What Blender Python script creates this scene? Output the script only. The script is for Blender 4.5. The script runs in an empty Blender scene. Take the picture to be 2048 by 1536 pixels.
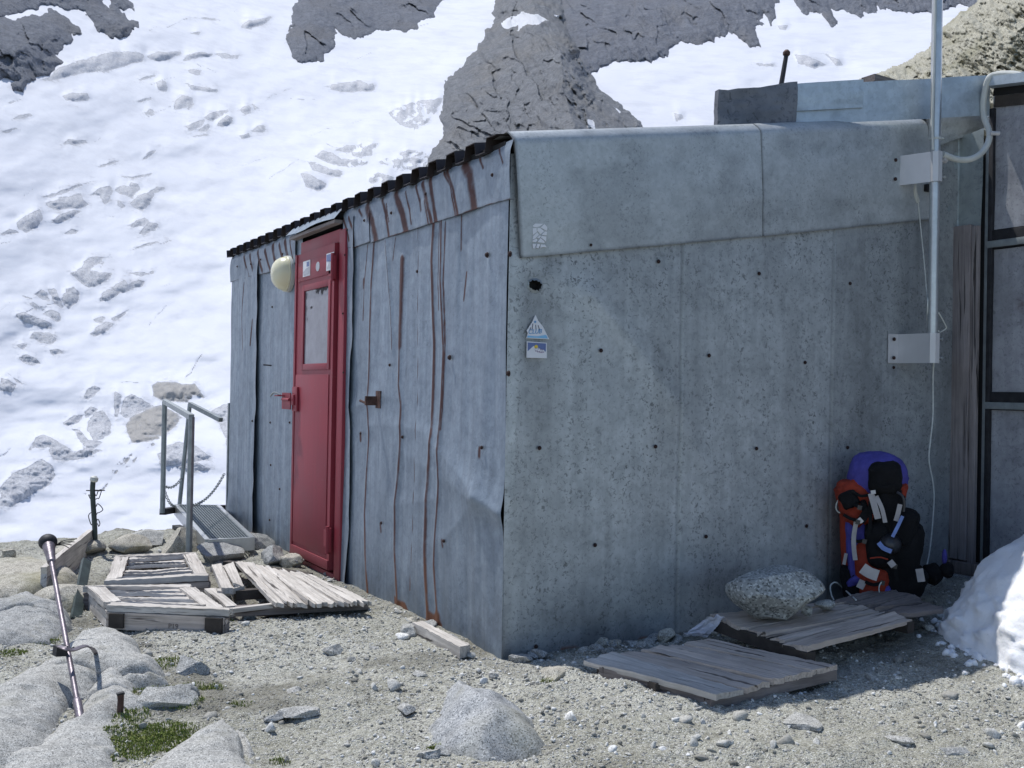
import bpy, math, random
import numpy as np
from mathutils import Vector, Matrix
rng = np.random.default_rng(7)
random.seed(7)
scene = bpy.context.scene
COL = scene.collection
R_ = math.radians

# ---------------------------------------------------------------- camera
FPX = 2046.0
CAM = np.array([-2.1514, -3.819, 1.1463])
def cam_axes(yaw, pit, rol):
    f = np.array([math.cos(yaw)*math.cos(pit), math.sin(yaw)*math.cos(pit), math.sin(pit)])
    r = np.cross(f, [0, 0, 1.]); r /= np.linalg.norm(r)
    u = np.cross(r, f)
    r2 = math.cos(rol)*r + math.sin(rol)*u
    u2 = -math.sin(rol)*r + math.cos(rol)*u
    return np.array([r2, -u2, f])
RC = cam_axes(1.0524, 0.006, 0.0179)
cd = bpy.data.cameras.new("camera"); cam = bpy.data.objects.new("camera", cd); COL.objects.link(cam)
cam.matrix_world = Matrix(((RC[0][0], -RC[1][0], -RC[2][0], CAM[0]), (RC[0][1], -RC[1][1], -RC[2][1], CAM[1]),
                           (RC[0][2], -RC[1][2], -RC[2][2], CAM[2]), (0, 0, 0, 1)))
cd.sensor_width = 36; cd.lens = FPX/2048*36; cd.clip_start = 0.05; cd.clip_end = 6000
scene.camera = cam
scene.render.resolution_x = 1024; scene.render.resolution_y = 768

# survey helpers: a sight line of the photograph meets a real plane of the place
def ray(px, py): return RC.T @ np.array([(px-1024)/FPX, (py-768)/FPX, 1.0])
def _pl(px, py, ax, v):
    d = ray(px, py); return CAM + d*((v-CAM[ax])/d[ax])
def onx(px, py, x=0.0): return _pl(px, py, 0, x)
def ony(px, py, y=0.0): return _pl(px, py, 1, y)
def onz(px, py, z=0.0): return _pl(px, py, 2, z)
def atd(px, py, d): r = ray(px, py); return CAM + r*d

# ---------------------------------------------------------------- noise
def _h(ix, iy, iz, s):
    n = (ix.astype(np.int64)*374761393 + iy.astype(np.int64)*668265263 + iz.astype(np.int64)*2147483647 + s*974634777) & 0xFFFFFFFF
    n = ((n ^ (n >> 13))*1274126177) & 0xFFFFFFFF
    n = ((n ^ (n >> 16))*2246822519) & 0xFFFFFFFF
    return ((n ^ (n >> 15)) & 0xFFFFFF)/float(0xFFFFFF)
def vn(x, y, z=None, s=0):
    x = np.asarray(x, float); y = np.asarray(y, float)
    z = np.zeros_like(x) if z is None else np.asarray(z, float)
    xi, yi, zi = np.floor(x), np.floor(y), np.floor(z)
    u, v, w = x-xi, y-yi, z-zi
    u, v, w = [t*t*t*(t*(t*6-15)+10) for t in (u, v, w)]
    out = 0
    for a in (0, 1):
        for b in (0, 1):
            for c in (0, 1):
                out = out + _h(xi+a, yi+b, zi+c, s)*(u if a else 1-u)*(v if b else 1-v)*(w if c else 1-w)
    return out*2-1
def fbm(x, y, z=None, o=4, s=0, g=.5, l=2.03):
    a, t, n = 1.0, 0, 0
    z = np.zeros_like(np.asarray(x, float)) if z is None else z
    for i in range(o):
        t = t + a*vn(x, y, z, s+i*13); n += a; a *= g; x, y, z = x*l+3.1, y*l+1.7, z*l+5.3
    return t/n
def ridged(x, y, z=None, o=4, s=0, g=.55):
    a, t, n = 1.0, 0, 0
    z = np.zeros_like(np.asarray(x, float)) if z is None else z
    for i in range(o):
        t = t + a*(1-2*np.abs(vn(x, y, z, s+i*17))); n += a; a *= g; x, y, z = x*2.07+3.1, y*2.07+1.7, z*2.07+5.3
    return t/n
def facet(x, y, s=0, g=.6):
    # broken planes: every cell of a jittered grid is a tilted face
    xi, yi = np.floor(x), np.floor(y); best = np.full(x.shape, 1e9); out = np.zeros(x.shape); z = np.zeros(x.shape)
    for a in (-1, 0, 1):
        for b in (-1, 0, 1):
            cx = xi+a+_h(xi+a, yi+b, z, s); cy = yi+b+_h(xi+a, yi+b, z, s+1); d = (x-cx)**2+(y-cy)**2
            h = (_h(xi+a, yi+b, z, s+2)-.5)*.22+(_h(xi+a, yi+b, z, s+3)-.5)*2*g*(x-cx)+(_h(xi+a, yi+b, z, s+4)-.5)*2*g*(y-cy)
            m = d < best; best = np.where(m, d, best); out = np.where(m, h, out)
    return out
def sst(a, b, x):
    t = np.clip((x-a)/(b-a), 0, 1); return t*t*(3-2*t)
def seg_dist(X, Y, pts, closed=False):
    d = np.full(X.shape, 1e9); n = len(pts)
    for i in range(n if closed else n-1):
        ax, ay = pts[i]; bx, by = pts[(i+1) % n]
        vx, vy = bx-ax, by-ay; L = vx*vx+vy*vy+1e-12
        t = np.clip(((X-ax)*vx+(Y-ay)*vy)/L, 0, 1)
        d = np.minimum(d, np.hypot(X-ax-t*vx, Y-ay-t*vy))
    return d
def inside(X, Y, pts):
    c = np.zeros(X.shape, bool); n = len(pts)
    for i in range(n):
        ax, ay = pts[i]; bx, by = pts[(i+1) % n]
        if ay == by: continue
        c ^= ((ay > Y) != (by > Y)) & (X < (bx-ax)*(Y-ay)/(by-ay)+ax)
    return c
def sdf(X, Y, pts):
    d = seg_dist(X, Y, pts, True); return np.where(inside(X, Y, pts), d, -d)

# ---------------------------------------------------------------- objects
ORG = {}
def setp(o, label=None, cat=None, group=None, kind=None):
    if label: o["label"] = label
    if cat: o["category"] = cat
    if group: o["group"] = group
    if kind: o["kind"] = kind
    return o
def thing(name, label, cat, loc=(0, 0, 0), group=None):
    o = bpy.data.objects.new(name, None); COL.objects.link(o); o.location = loc
    o.empty_display_size = .1; ORG[o.name] = np.array(loc, float)
    return setp(o, label, cat, group)
def mesh_data(name, V, F, smooth=True, attrs=None):
    me = bpy.data.meshes.new(name); V = np.asarray(V, np.float32)
    if isinstance(F, np.ndarray):
        k = F.shape[1]; me.vertices.add(len(V)); me.vertices.foreach_set("co", V.ravel())
        me.loops.add(F.size); me.loops.foreach_set("vertex_index", F.ravel().astype(np.int32))
        me.polygons.add(len(F)); me.polygons.foreach_set("loop_start", np.arange(0, F.size, k, dtype=np.int32))
        me.polygons.foreach_set("loop_total", np.full(len(F), k, np.int32))
        me.update(calc_edges=True)
    else:
        me.from_pydata(V.tolist(), [], [tuple(int(i) for i in f) for f in F])
    me.validate()
    if smooth: me.polygons.foreach_set("use_smooth", np.ones(len(me.polygons), bool))
    for k, a in (attrs or {}).items():
        a = np.asarray(a, np.float32)
        if a.ndim == 1:
            at = me.attributes.new(k, 'FLOAT', 'POINT'); at.data.foreach_set("value", a)
        else:
            at = me.attributes.new(k, 'FLOAT_VECTOR', 'POINT'); at.data.foreach_set("vector", a.ravel())
    return me
def obj(name, V, F, mat, parent=None, smooth=True, attrs=None, origin=None, auto=None):
    V = np.asarray(V, float)
    if parent is not None: og = ORG[parent.name]
    else: og = np.array(origin if origin is not None else (V[:, 0].mean(), V[:, 1].mean(), V[:, 2].min()), float)
    me = mesh_data(name, V-og, F, smooth, attrs); me.materials.append(mat)
    o = bpy.data.objects.new(name, me); COL.objects.link(o)
    if parent is not None: o.parent = parent
    else: o.location = og
    ORG[o.name] = og
    if auto is not None:
        me.set_sharp_from_angle(angle=R_(auto))
    return o
class MB:
    def __init__(s): s.V = []; s.F = []; s.n = 0; s.A = []
    def add(s, V, F, A=None):
        V = np.asarray(V, float); s.V.append(V); s.F += [[int(i)+s.n for i in f] for f in F]; s.n += len(V)
        if A is not None: s.A.append(np.asarray(A, float))
        return s
    def build(s, name, mat, parent=None, smooth=True, auto=35, origin=None, aname=None):
        at = {aname: np.concatenate(s.A)} if aname else None
        return obj(name, np.concatenate(s.V), s.F, mat, parent, smooth, at, origin, auto if smooth else None)
def grid_faces(nu, nv):
    i = np.arange((nu-1)*(nv-1)); a = (i//(nv-1))*nv + i % (nv-1)
    return np.stack([a, a+nv, a+nv+1, a+1], 1)
def basis(d, up=(0, 0, 1)):
    d = np.asarray(d, float); d = d/np.linalg.norm(d)
    s = np.cross(d, up)
    if np.linalg.norm(s) < 1e-6: s = np.cross(d, (1, 0, 0))
    s /= np.linalg.norm(s); return d, s, np.cross(s, d)
def bar(a, b, w, h, up=(0, 0, 1)):
    a = np.asarray(a, float); b = np.asarray(b, float); d, s, u = basis(b-a, up)
    V = [p + s*sx*w/2 + u*sz*h/2 for p in (a, b) for sx, sz in ((-1, -1), (1, -1), (1, 1), (-1, 1))]
    return V, [(0, 1, 2, 3), (7, 6, 5, 4), (0, 4, 5, 1), (1, 5, 6, 2), (2, 6, 7, 3), (3, 7, 4, 0)]
def bbox(x0, x1, y0, y1, z0, z1):
    V = [(x, y, z) for z in (z0, z1) for x, y in ((x0, y0), (x1, y0), (x1, y1), (x0, y1))]
    return V, [(3, 2, 1, 0), (4, 5, 6, 7), (0, 1, 5, 4), (1, 2, 6, 5), (2, 3, 7, 6), (3, 0, 4, 7)]
def bevel_box(x0, x1, y0, y1, z0, z1, b):
    # chamfered box as 6 inset faces + chamfers (convex hull of 24 points)
    import bmesh
    bm = bmesh.new()
    V, F = bbox(x0, x1, y0, y1, z0, z1)
    vs = [bm.verts.new(v) for v in V]; [bm.faces.new([vs[i] for i in f]) for f in F]
    bmesh.ops.bevel(bm, geom=bm.edges[:], offset=b, segments=2, affect='EDGES', profile=.6)
    bm.verts.index_update()
    V = [tuple(v.co) for v in bm.verts]; F = [[v.index for v in f.verts] for f in bm.faces]; bm.free()
    return V, F
def smooth_path(pts, n=8):
    P = np.asarray(pts, float); out = []
    for i in range(len(P)-1):
        p0, p1, p2, p3 = P[max(i-1, 0)], P[i], P[i+1], P[min(i+2, len(P)-1)]
        for k in range(n):
            t = k/n; out.append(.5*((2*p1)+(-p0+p2)*t+(2*p0-5*p1+4*p2-p3)*t*t+(-p0+3*p1-3*p2+p3)*t**3))
    out.append(P[-1]); return np.array(out)
def tube(path, r, n=8, caps=True):
    P = np.asarray(path, float); m = len(P); rr = np.full(m, r) if np.isscalar(r) else np.asarray(r, float)
    T = np.gradient(P, axis=0); T /= np.linalg.norm(T, axis=1)[:, None]+1e-12
    _, s, _ = basis(T[0]); V = []
    for i in range(m):
        s = s - T[i]*np.dot(s, T[i]); s /= np.linalg.norm(s); u = np.cross(T[i], s)
        for k in range(n):
            a = 2*math.pi*k/n; V.append(P[i]+rr[i]*(math.cos(a)*s+math.sin(a)*u))
    F = [(i*n+k, i*n+(k+1) % n, (i+1)*n+(k+1) % n, (i+1)*n+k) for i in range(m-1) for k in range(n)]
    if caps: F += [tuple(range(n-1, -1, -1)), tuple((m-1)*n+k for k in range(n))]
    return V, F
def ribbon(path, w, t, up):
    P = np.asarray(path, float); m = len(P); T = np.gradient(P, axis=0); V = []
    up = np.asarray(up, float); ups = np.tile(up, (m, 1)) if up.ndim == 1 else up
    for i in range(m):
        d = T[i]/np.linalg.norm(T[i]); s = np.cross(d, ups[i]); s /= np.linalg.norm(s)+1e-9; u = np.cross(s, d)
        V += [P[i]-s*w/2-u*t/2, P[i]+s*w/2-u*t/2, P[i]+s*w/2+u*t/2, P[i]-s*w/2+u*t/2]
    F = [(i*4+k, i*4+(k+1) % 4, i*4+4+(k+1) % 4, i*4+4+k) for i in range(m-1) for k in range(4)]
    F += [(3, 2, 1, 0), tuple(range(m*4-4, m*4))]
    return V, F
def lathe(base, axis, prof, n=20):
    d, s, u = basis(axis); base = np.asarray(base, float); V = []
    for r, h in prof:
        for k in range(n):
            a = 2*math.pi*k/n; V.append(base+d*h+r*(math.cos(a)*s+math.sin(a)*u))
    m = len(prof)
    F = [(i*n+k, i*n+(k+1) % n, (i+1)*n+(k+1) % n, (i+1)*n+k) for i in range(m-1) for k in range(n)]
    F += [tuple(range(n-1, -1, -1)), tuple((m-1)*n+k for k in range(n))]
    return V, F
_ico = {}
def ico(sub):
    if sub not in _ico:
        import bmesh
        bm = bmesh.new(); bmesh.ops.create_icosphere(bm, subdivisions=sub, radius=1.0); bm.verts.index_update()
        _ico[sub] = (np.array([v.co for v in bm.verts]), np.array([[v.index for v in f.verts] for f in bm.faces])); bm.free()
    return _ico[sub]
def rock_shape(seed, sub=4, cuts=14, lo=.55, hi=.95, rough=.05, nf=2.2, soft=.0):
    V, F = ico(sub); V = V.copy(); r = np.random.default_rng(seed)
    for i in range(cuts):
        n = r.normal(size=3); n /= np.linalg.norm(n); c = r.uniform(lo, hi)
        d = V@n; ex = np.maximum(d-c, 0)
        V = V - np.outer(ex*(1-soft), n)
    o = r.uniform(0, 50, 3)
    N = V/np.linalg.norm(V, axis=1)[:, None]
    V = V + N*(fbm(V[:, 0]*nf+o[0], V[:, 1]*nf+o[1], V[:, 2]*nf+o[2], 5, seed % 97)*rough*2)[:, None]
    return V, F
def rotm(ax, ay, az): 
    from mathutils import Euler
    return np.array(Euler((ax, ay, az)).to_matrix())
# ---------------------------------------------------------------- materials
class NB:
    def __init__(s, name):
        s.m = bpy.data.materials.new(name); s.m.use_nodes = True; s.t = s.m.node_tree; s.t.nodes.clear()
        s.out = s.t.nodes.new("ShaderNodeOutputMaterial"); s.b = s.t.nodes.new("ShaderNodeBsdfPrincipled")
        s.t.links.new(s.b.outputs[0], s.out.inputs[0]); s.tc = s.t.nodes.new("ShaderNodeTexCoord")
        s.co = s.tc.outputs["Object"]
    def put(s, inp, v):
        if v is None: return
        if hasattr(v, "is_output") or isinstance(v, bpy.types.NodeSocket): s.t.links.new(v, inp)
        else:
            if isinstance(v, (tuple, list)) and len(v) == 3 and inp.type == 'RGBA': v = (*v, 1)
            inp.default_value = v
    def map(s, scale=(1, 1, 1), co=None, rot=(0, 0, 0), loc=(0, 0, 0)):
        n = s.t.nodes.new("ShaderNodeMapping"); s.put(n.inputs[0], co or s.co)
        n.inputs["Scale"].default_value = scale; n.inputs["Rotation"].default_value = rot; n.inputs["Location"].default_value = loc
        return n.outputs[0]
    def noise(s, scale, detail=4, rough=.55, co=None, dist=0, col=False):
        n = s.t.nodes.new("ShaderNodeTexNoise"); s.put(n.inputs["Vector"], co or s.co)
        n.inputs["Scale"].default_value = scale; n.inputs["Detail"].default_value = detail
        n.inputs["Roughness"].default_value = rough; n.inputs["Distortion"].default_value = dist
        return n.outputs[1 if col else 0]
    def vor(s, scale, feat='F1', co=None, out="Distance", rnd=1):
        n = s.t.nodes.new("ShaderNodeTexVoronoi"); n.feature = feat; s.put(n.inputs["Vector"], co or s.co)
        n.inputs["Scale"].default_value = scale; n.inputs["Randomness"].default_value = rnd
        return n.outputs[out]
    def ramp(s, f, stops, mode='LINEAR'):
        n = s.t.nodes.new("ShaderNodeValToRGB"); s.put(n.inputs[0], f); e = n.color_ramp.elements
        n.color_ramp.interpolation = mode
        while len(e) < len(stops): e.new(.5)
        for el, (p, c) in zip(e, stops):
            el.position = p; el.color = (c, c, c, 1) if not isinstance(c, (tuple, list)) else (*c, 1)
        return n.outputs[0]
    def mix(s, f, a, b, mode='MIX'):
        n = s.t.nodes.new("ShaderNodeMix"); n.data_type = 'RGBA'; n.blend_type = mode
        s.put(n.inputs[0], f); s.put(n.inputs[6], a); s.put(n.inputs[7], b); return n.outputs[2]
    def math(s, op, a, b=None, c=None, clamp=False):
        n = s.t.nodes.new("ShaderNodeMath"); n.operation = op; n.use_clamp = clamp
        s.put(n.inputs[0], a); s.put(n.inputs[1], b); s.put(n.inputs[2], c); return n.outputs[0]
    def attr(s, name, out="Fac"):
        n = s.t.nodes.new("ShaderNodeAttribute"); n.attribute_name = name; return n.outputs[out]
    def sep(s, v):
        n = s.t.nodes.new("ShaderNodeSeparateXYZ"); s.put(n.inputs[0], v); return n.outputs
    def bump(s, h, strength=.5, dist=.01, prev=None):
        n = s.t.nodes.new("ShaderNodeBump"); n.inputs["Strength"].default_value = strength
        n.inputs["Distance"].default_value = dist; s.put(n.inputs["Height"], h)
        if prev is not None: s.put(n.inputs["Normal"], prev)
        return n.outputs[0]
    def done(s, col=None, rough=None, metal=None, normal=None, spec=None, **kw):
        s.put(s.b.inputs["Base Color"], col); s.put(s.b.inputs["Roughness"], rough); s.put(s.b.inputs["Metallic"], metal)
        s.put(s.b.inputs["Normal"], normal); s.put(s.b.inputs["Specular IOR Level"], spec)
        for k, v in kw.items(): s.put(s.b.inputs[k.replace("_", " ")], v)
        return s.m
def simple(name, col, rough=.6, metal=0, bump=0, bs=60, var=.15, spec=.5):
    n = NB(name); f = n.noise(bs*.2, 4); g = n.noise(bs, 4)
    a = tuple(c*(1-var) for c in col); b = tuple(min(1, c*(1+var)) for c in col)
    c = n.mix(n.ramp(f, [(.3, 0), (.7, 1)]), a, b); c = n.mix(n.math('MULTIPLY', g, .25), c, tuple(x*.6 for x in col))
    return n.done(c, rough, metal, n.bump(g, bump, .004) if bump else None, spec)
def galv(name, dark, light, speck=.5, sc=1.0, axis='x', rough=.5, metal=.35, streak=.5, tint=None):
    n = NB(name)
    s1 = n.noise(60*sc, 5, .66, dist=.8); s2 = n.noise(9*sc, 4, .6); s3 = n.noise(2.2*sc, 3)
    st = n.noise(1, 4, .6, co=n.map((26, 26, 1.1)))
    v = n.vor(42*sc, 'F1', out="Color")
    vs = n.sep(v)[0]
    base = n.mix(n.ramp(s2, [(.32, 0), (.68, 1)]), dark, light)
    base = n.mix(n.math('MULTIPLY', n.ramp(vs, [(0, 0), (1, 1)]), .28), base, tuple(min(1, c*1.35) for c in light))
    sp = n.ramp(s1, [(.39, 1), (.455, 0)])
    sp = n.math('MULTIPLY', sp, n.ramp(n.noise(1, 4, .6, co=n.map((11*sc, 11*sc, 1.6*sc))), [(.32, .30), (.60, 1)]))
    sp = n.math('MULTIPLY', sp, n.ramp(n.noise(3.2*sc, 3), [(.3, .35), (.6, 1)]))
    base = n.mix(n.math('MULTIPLY', sp, speck), base, tuple(c*.38 for c in dark))
    base = n.mix(n.math('MULTIPLY', n.ramp(st, [(.35, 1), (.62, 0)]), streak*.55), base, tuple(c*.55 for c in dark))
    base = n.mix(n.math('MULTIPLY', n.ramp(s3, [(.35, 0), (.75, 1)]), .3), base, tuple(c*.8 for c in dark))
    ru = n.attr("rust"); gr = n.attr("grime_tone")
    base = n.mix(n.math('MULTIPLY', gr, .85, clamp=True), base, (.035, .036, .04))
    rn = n.noise(30, 4); rf = n.ramp(n.math('MULTIPLY', ru, n.math('ADD', n.math('MULTIPLY', n.noise(5, 4, .6), 1.1), n.math('MULTIPLY', rn, .7))), [(.16, 0), (.80, 1)])
    rcol = n.mix(n.noise(60, 4), (.038, .012, .012), (.105, .032, .021))
    rcol = n.mix(n.ramp(n.sep(n.co)[2], [(.10, .75), (.40, 0)]), rcol, (.21, .075, .022))
    base = n.mix(n.math('MULTIPLY', rf, .93), base, rcol)
    rg = n.math('ADD', n.math('MULTIPLY', s1, .3), rough-.15)
    rg = n.math('ADD', rg, n.math('MULTIPLY', rf, .3), clamp=True)
    mt = n.math('MULTIPLY', n.math('SUBTRACT', 1, rf), metal)
    bp = n.bump(s1, .12, .002); bp = n.bump(s2, .25, .006, bp)
    return n.done(base, rg, mt, bp, .4)
M = {}
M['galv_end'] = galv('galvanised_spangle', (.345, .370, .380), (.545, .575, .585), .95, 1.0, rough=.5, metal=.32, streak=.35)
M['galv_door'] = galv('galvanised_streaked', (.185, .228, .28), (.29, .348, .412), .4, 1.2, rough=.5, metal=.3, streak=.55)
M['galv_fascia'] = galv('galvanised_smooth', (.385, .41, .415), (.495, .52, .525), .6, 1.3, rough=.48, metal=.32, streak=.12)
M['galv_patch'] = galv('galvanised_crystal', (.22, .26, .275), (.42, .47, .48), .7, .55, rough=.5, metal=.35, streak=.3)
M['galv_annex'] = galv('galvanised_annex', (.27, .275, .30), (.43, .435, .46), .6, .8, rough=.6, metal=.2, streak=.4)
M['galv_light'] = galv('galvanised_roof_trim', (.36, .42, .47), (.50, .57, .62), .3, .8, rough=.5, metal=.3, streak=.2)
M['tar_sheet'] = galv('weathered_dark_sheet', (.11, .12, .14), (.20, .21, .235), .9, .6, rough=.65, metal=.15, streak=.2)
M['roof'] = simple('dark_brown_roof_sheet', (.030, .022, .022), .55, .1, .15, 40, .4)
M['dark'] = simple('dark_cavity', (.012, .012, .013), .9)
M['zinc'] = simple('galvanised_tube', (.50, .52, .53), .34, .75, .1, 90, .12)
M['zinc_dull'] = simple('dull_galvanised_rail', (.30, .33, .34), .5, .5, .1, 90, .2)
M['plate'] = simple('white_zinc_plate', (.60, .595, .60), .42, .25, .03, 20, .06)
M['screw'] = simple('rusty_screw', (.04, .020, .018), .7, .3, .3, 300, .4)
M['rust'] = simple('rusty_iron', (.10, .055, .045), .75, .3, .6, 120, .5)
M['iron'] = simple('purple_grey_iron', (.20, .175, .195), .45, .6, .3, 120, .35)
M['black_iron'] = simple('black_iron', (.03, .03, .034), .6, .4, .3, 120, .4)
M['green_pipe'] = simple('dark_green_pipe', (.055, .075, .072), .55, .4, .4, 90, .4)
M['hose'] = simple('pale_grey_hose', (.56, .57, .53), .55, 0, .05, 40, .1)
M['cord'] = simple('white_cord', (.62, .64, .60), .8, 0, .1, 300, .15)
M['paper'] = simple('crumpled_paper', (.72, .72, .80), .7, 0, .2, 60, .05)
M['timber_dark'] = simple('dark_wet_timber', (.055, .045, .038), .85, 0, .6, 50, .5)

def red_paint():
    n = NB('red_door_paint'); f = n.noise(3, 5); g = n.noise(140, 3); st = n.noise(1, 4, co=n.map((30, 30, 1.5)))
    c = n.mix(n.ramp(f, [(.3, 0), (.7, 1)]), (.25, .023, .040), (.315, .037, .056))
    c = n.mix(n.math('MULTIPLY', n.ramp(st, [(.4, 0), (.7, 1)]), .25), c, (.16, .03, .035))
    ch = n.ramp(n.noise(22, 6, .7), [(.66, 0), (.70, 1)])
    c = n.mix(n.math('MULTIPLY', ch, .6), c, (.10, .04, .04))
    sc_ = n.ramp(n.noise(1, 4, .6, co=n.map((9, 9, 60), rot=(.3, 0, 0))), [(.66, 0), (.72, 1)])
    c = n.mix(n.math('MULTIPLY', sc_, .25), c, (.33, .12, .12)); c = n.mix(n.math('MULTIPLY', n.ramp(n.sep(n.co)[2], [(.0, 1), (.28, 0)]), .3), c, (.16, .07, .06))
    return n.done(c, n.math('ADD', n.math('MULTIPLY', f, .2), .42), 0, n.bump(g, .12, .001), .4)
M['red'] = red_paint()
def wood(name, c1, c2, dark=(.03, .026, .024), rough=.85, wet=False):
    n = NB(name); gc = n.attr("gc", "Vector")
    g1 = n.noise(1, 6, .65, co=n.map((3.2, 95, 60), gc), dist=.4); g2 = n.noise(1, 5, .6, co=n.map((1.5, 26, 20), gc), dist=.8)
    g3 = n.noise(4, 4, .6, co=gc)
    c = n.mix(n.ramp(g2, [(.25, 0), (.75, 1)]), c1, c2)
    c = n.mix(n.math('MULTIPLY', n.ramp(g1, [(.35, 1), (.55, 0)]), .55), c, tuple(x*.45 for x in c1))
    cr = n.ramp(n.noise(1, 4, .6, co=n.map((1.4, 38, 30), gc), dist=.5), [(.345, 1), (.39, 0)])
    c = n.mix(n.math('MULTIPLY', cr, .9), c, dark)
    c = n.mix(n.math('MULTIPLY', n.ramp(g3, [(.42, 0), (.70, 1)]), .55), c, tuple(x*.62 for x in c1))
    c = n.mix(n.attr("grime_tone"), c, dark)
    b = n.bump(g1, .5, .003); b = n.bump(n.math('SUBTRACT', 1, cr), .8, .004, b)
    return n.done(c, rough, 0, b, .25)
M['wood_pale'] = wood('bleached_planks', (.50, .46, .415), (.73, .69, .635))
M['wood_grey'] = wood('grey_weathered_planks', (.48, .405, .345), (.70, .61, .535))
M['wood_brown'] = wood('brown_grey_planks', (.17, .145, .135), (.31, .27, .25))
M['wood_wall'] = wood('purple_grey_board', (.25, .22, .215), (.36, .32, .31))

def granite(name, c1, c2, s=1.0, moss=0.0, bumpd=.006):
    n = NB(name)
    a = n.noise(3*s, 5, .6); f = n.noise(150*s, 4, .75); v = n.vor(330*s, out="Color"); b2 = n.noise(22*s, 6, .65)
    c = n.mix(n.ramp(a, [(.3, 0), (.7, 1)]), c1, c2)
    c = n.mix(n.ramp(n.sep(v)[0], [(.72, 0), (.84, 1)]), c, tuple(x*.5 for x in c1))
    c = n.mix(n.math('MULTIPLY', n.ramp(n.sep(v)[1], [(.70, 0), (.80, 1)]), .6), c, tuple(min(.85, x*1.55) for x in c2))
    c = n.mix(n.math('MULTIPLY', n.ramp(b2, [(.38, 1), (.5, 0)]), .4), c, tuple(x*.5 for x in c1))
    li = n.ramp(n.noise(6*s, 5, .7), [(.56, 0), (.70, 1)])
    c = n.mix(n.math('MULTIPLY', li, .45), c, (.20, .19, .14))
    if moss: c = n.mix(n.math('MULTIPLY', n.ramp(n.noise(2.1*s, 4), [(.5, 0), (.64, 1)]), moss), c, (.17, .16, .07))
    bb = n.bump(b2, .6, bumpd*1.6); bb = n.bump(f, .55, bumpd*.5, bb)
    return n.done(c, .85, 0, bb, .3)
M['granite'] = granite('pale_granite', (.315, .312, .292), (.46, .455, .43))
M['granite_bluegrey'] = granite('blue_grey_granite', (.27, .28, .29), (.42, .425, .42), .8, moss=.3)
M['granite_dark'] = granite('grey_granite', (.25, .255, .25), (.40, .40, .385))
M['granite_tan'] = granite('lichen_granite', (.34, .315, .26), (.50, .475, .41), moss=.5)
M['granite_bould'] = granite('speckled_boulder_granite', (.26, .27, .26), (.42, .43, .41), .36, moss=.25, bumpd=.012)

def ground_mat():
    n = NB('gravel_soil')
    a = n.noise(1.1, 5, .6); b = n.noise(16, 6, .7); v = n.vor(62, out="Distance"); vc = n.vor(62, out="Color"); f = n.noise(180, 3, .7)
    v2 = n.vor(170, out="Color"); v2d = n.vor(170)
    c = n.mix(n.ramp(a, [(.32, 0), (.68, 1)]), (.325, .318, .255), (.51, .505, .44))
    peb = n.mix(n.sep(vc)[0], (.24, .23, .20), (.60, .595, .56))
    m1 = n.math('MULTIPLY', n.ramp(v, [(.34, 1), (.50, 0)]), n.ramp(n.math('ADD', n.sep(vc)[1], n.math('MULTIPLY', b, .7)), [(.70, 0), (.85, 1)]))
    c = n.mix(n.math('MULTIPLY', n.ramp(v2d, [(.3, 1), (.55, 0)]), .75), c, n.mix(n.ramp(n.sep(v2)[0], [(.35, 0), (.9, 1)]), (.15, .142, .11), (.80, .795, .76)))
    c = n.mix(m1, c, peb)
    c = n.mix(n.math('MULTIPLY', n.ramp(b, [(.33, 1), (.48, 0)]), .55), c, (.16, .15, .115))
    damp = n.attr("damp"); c = n.mix(n.math('MULTIPLY', damp, .66), c, (.105, .095, .072))
    bb = n.bump(b, .8, .03); bb = n.bump(n.math('MULTIPLY', m1, n.math('SUBTRACT', .6, v)), .8, .02, bb)
    bb = n.bump(n.math('SUBTRACT', 1, v2d), .6, .006, bb)
    return n.done(c, .95, 0, bb, .2)
M['ground'] = ground_mat()

def glacier_mat():
    n = NB('glacier_snow_and_ice'); co = n.tc.outputs["Object"]
    ice = n.attr("ice"); dirt = n.attr("dirt")
    l = n.noise(.012, 5, .6); m = n.noise(.05, 5, .65, co=n.map((1, .45, 1.6), rot=(0, 0, .5))); f = n.noise(.35, 5, .7); h = n.noise(1.5, 5, .7, co=n.map((1, 1, .32), rot=(.1, .25, 0)))
    snow = n.mix(n.ramp(l, [(.3, 0), (.7, 1)]), (.655, .667, .715), (.715, .724, .76))
    snow = n.mix(n.math('MULTIPLY', n.ramp(m, [(.46, 0), (.72, 1)]), .6), snow, (.54, .55, .595))
    e = n.math('ADD', ice, n.math('ADD', n.math('MULTIPLY', n.math('SUBTRACT', f, .5), .9), n.math('MULTIPLY', n.math('SUBTRACT', m, .5), .5)))
    k = n.ramp(e, [(.30, 0), (.64, 1)])
    icec = n.mix(n.ramp(f, [(.3, 0), (.7, 1)]), (.46, .465, .495), (.66, .665, .69))
    icec = n.mix(n.math('MULTIPLY', n.ramp(h, [(.36, 1), (.52, 0)]), .6), icec, (.25, .255, .275))
    icec = n.mix(n.math('MULTIPLY', dirt, n.ramp(f, [(.2, .7), (.8, 1)])), icec, (.37, .35, .32))
    rim = n.math('MULTIPLY', n.ramp(e, [(.40, 0), (.52, 1), (.70, 0)]), .45)
    c = n.mix(k, snow, icec); c = n.mix(rim, c, (.25, .255, .27))
    bb = n.bump(m, .18, 2.0); bb = n.bump(f, .15, .5, bb); bb = n.bump(n.math('MULTIPLY', h, k), .8, .6, bb)
    return n.done(c, .7, 0, bb, .25)
M['glacier'] = glacier_mat()
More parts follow.
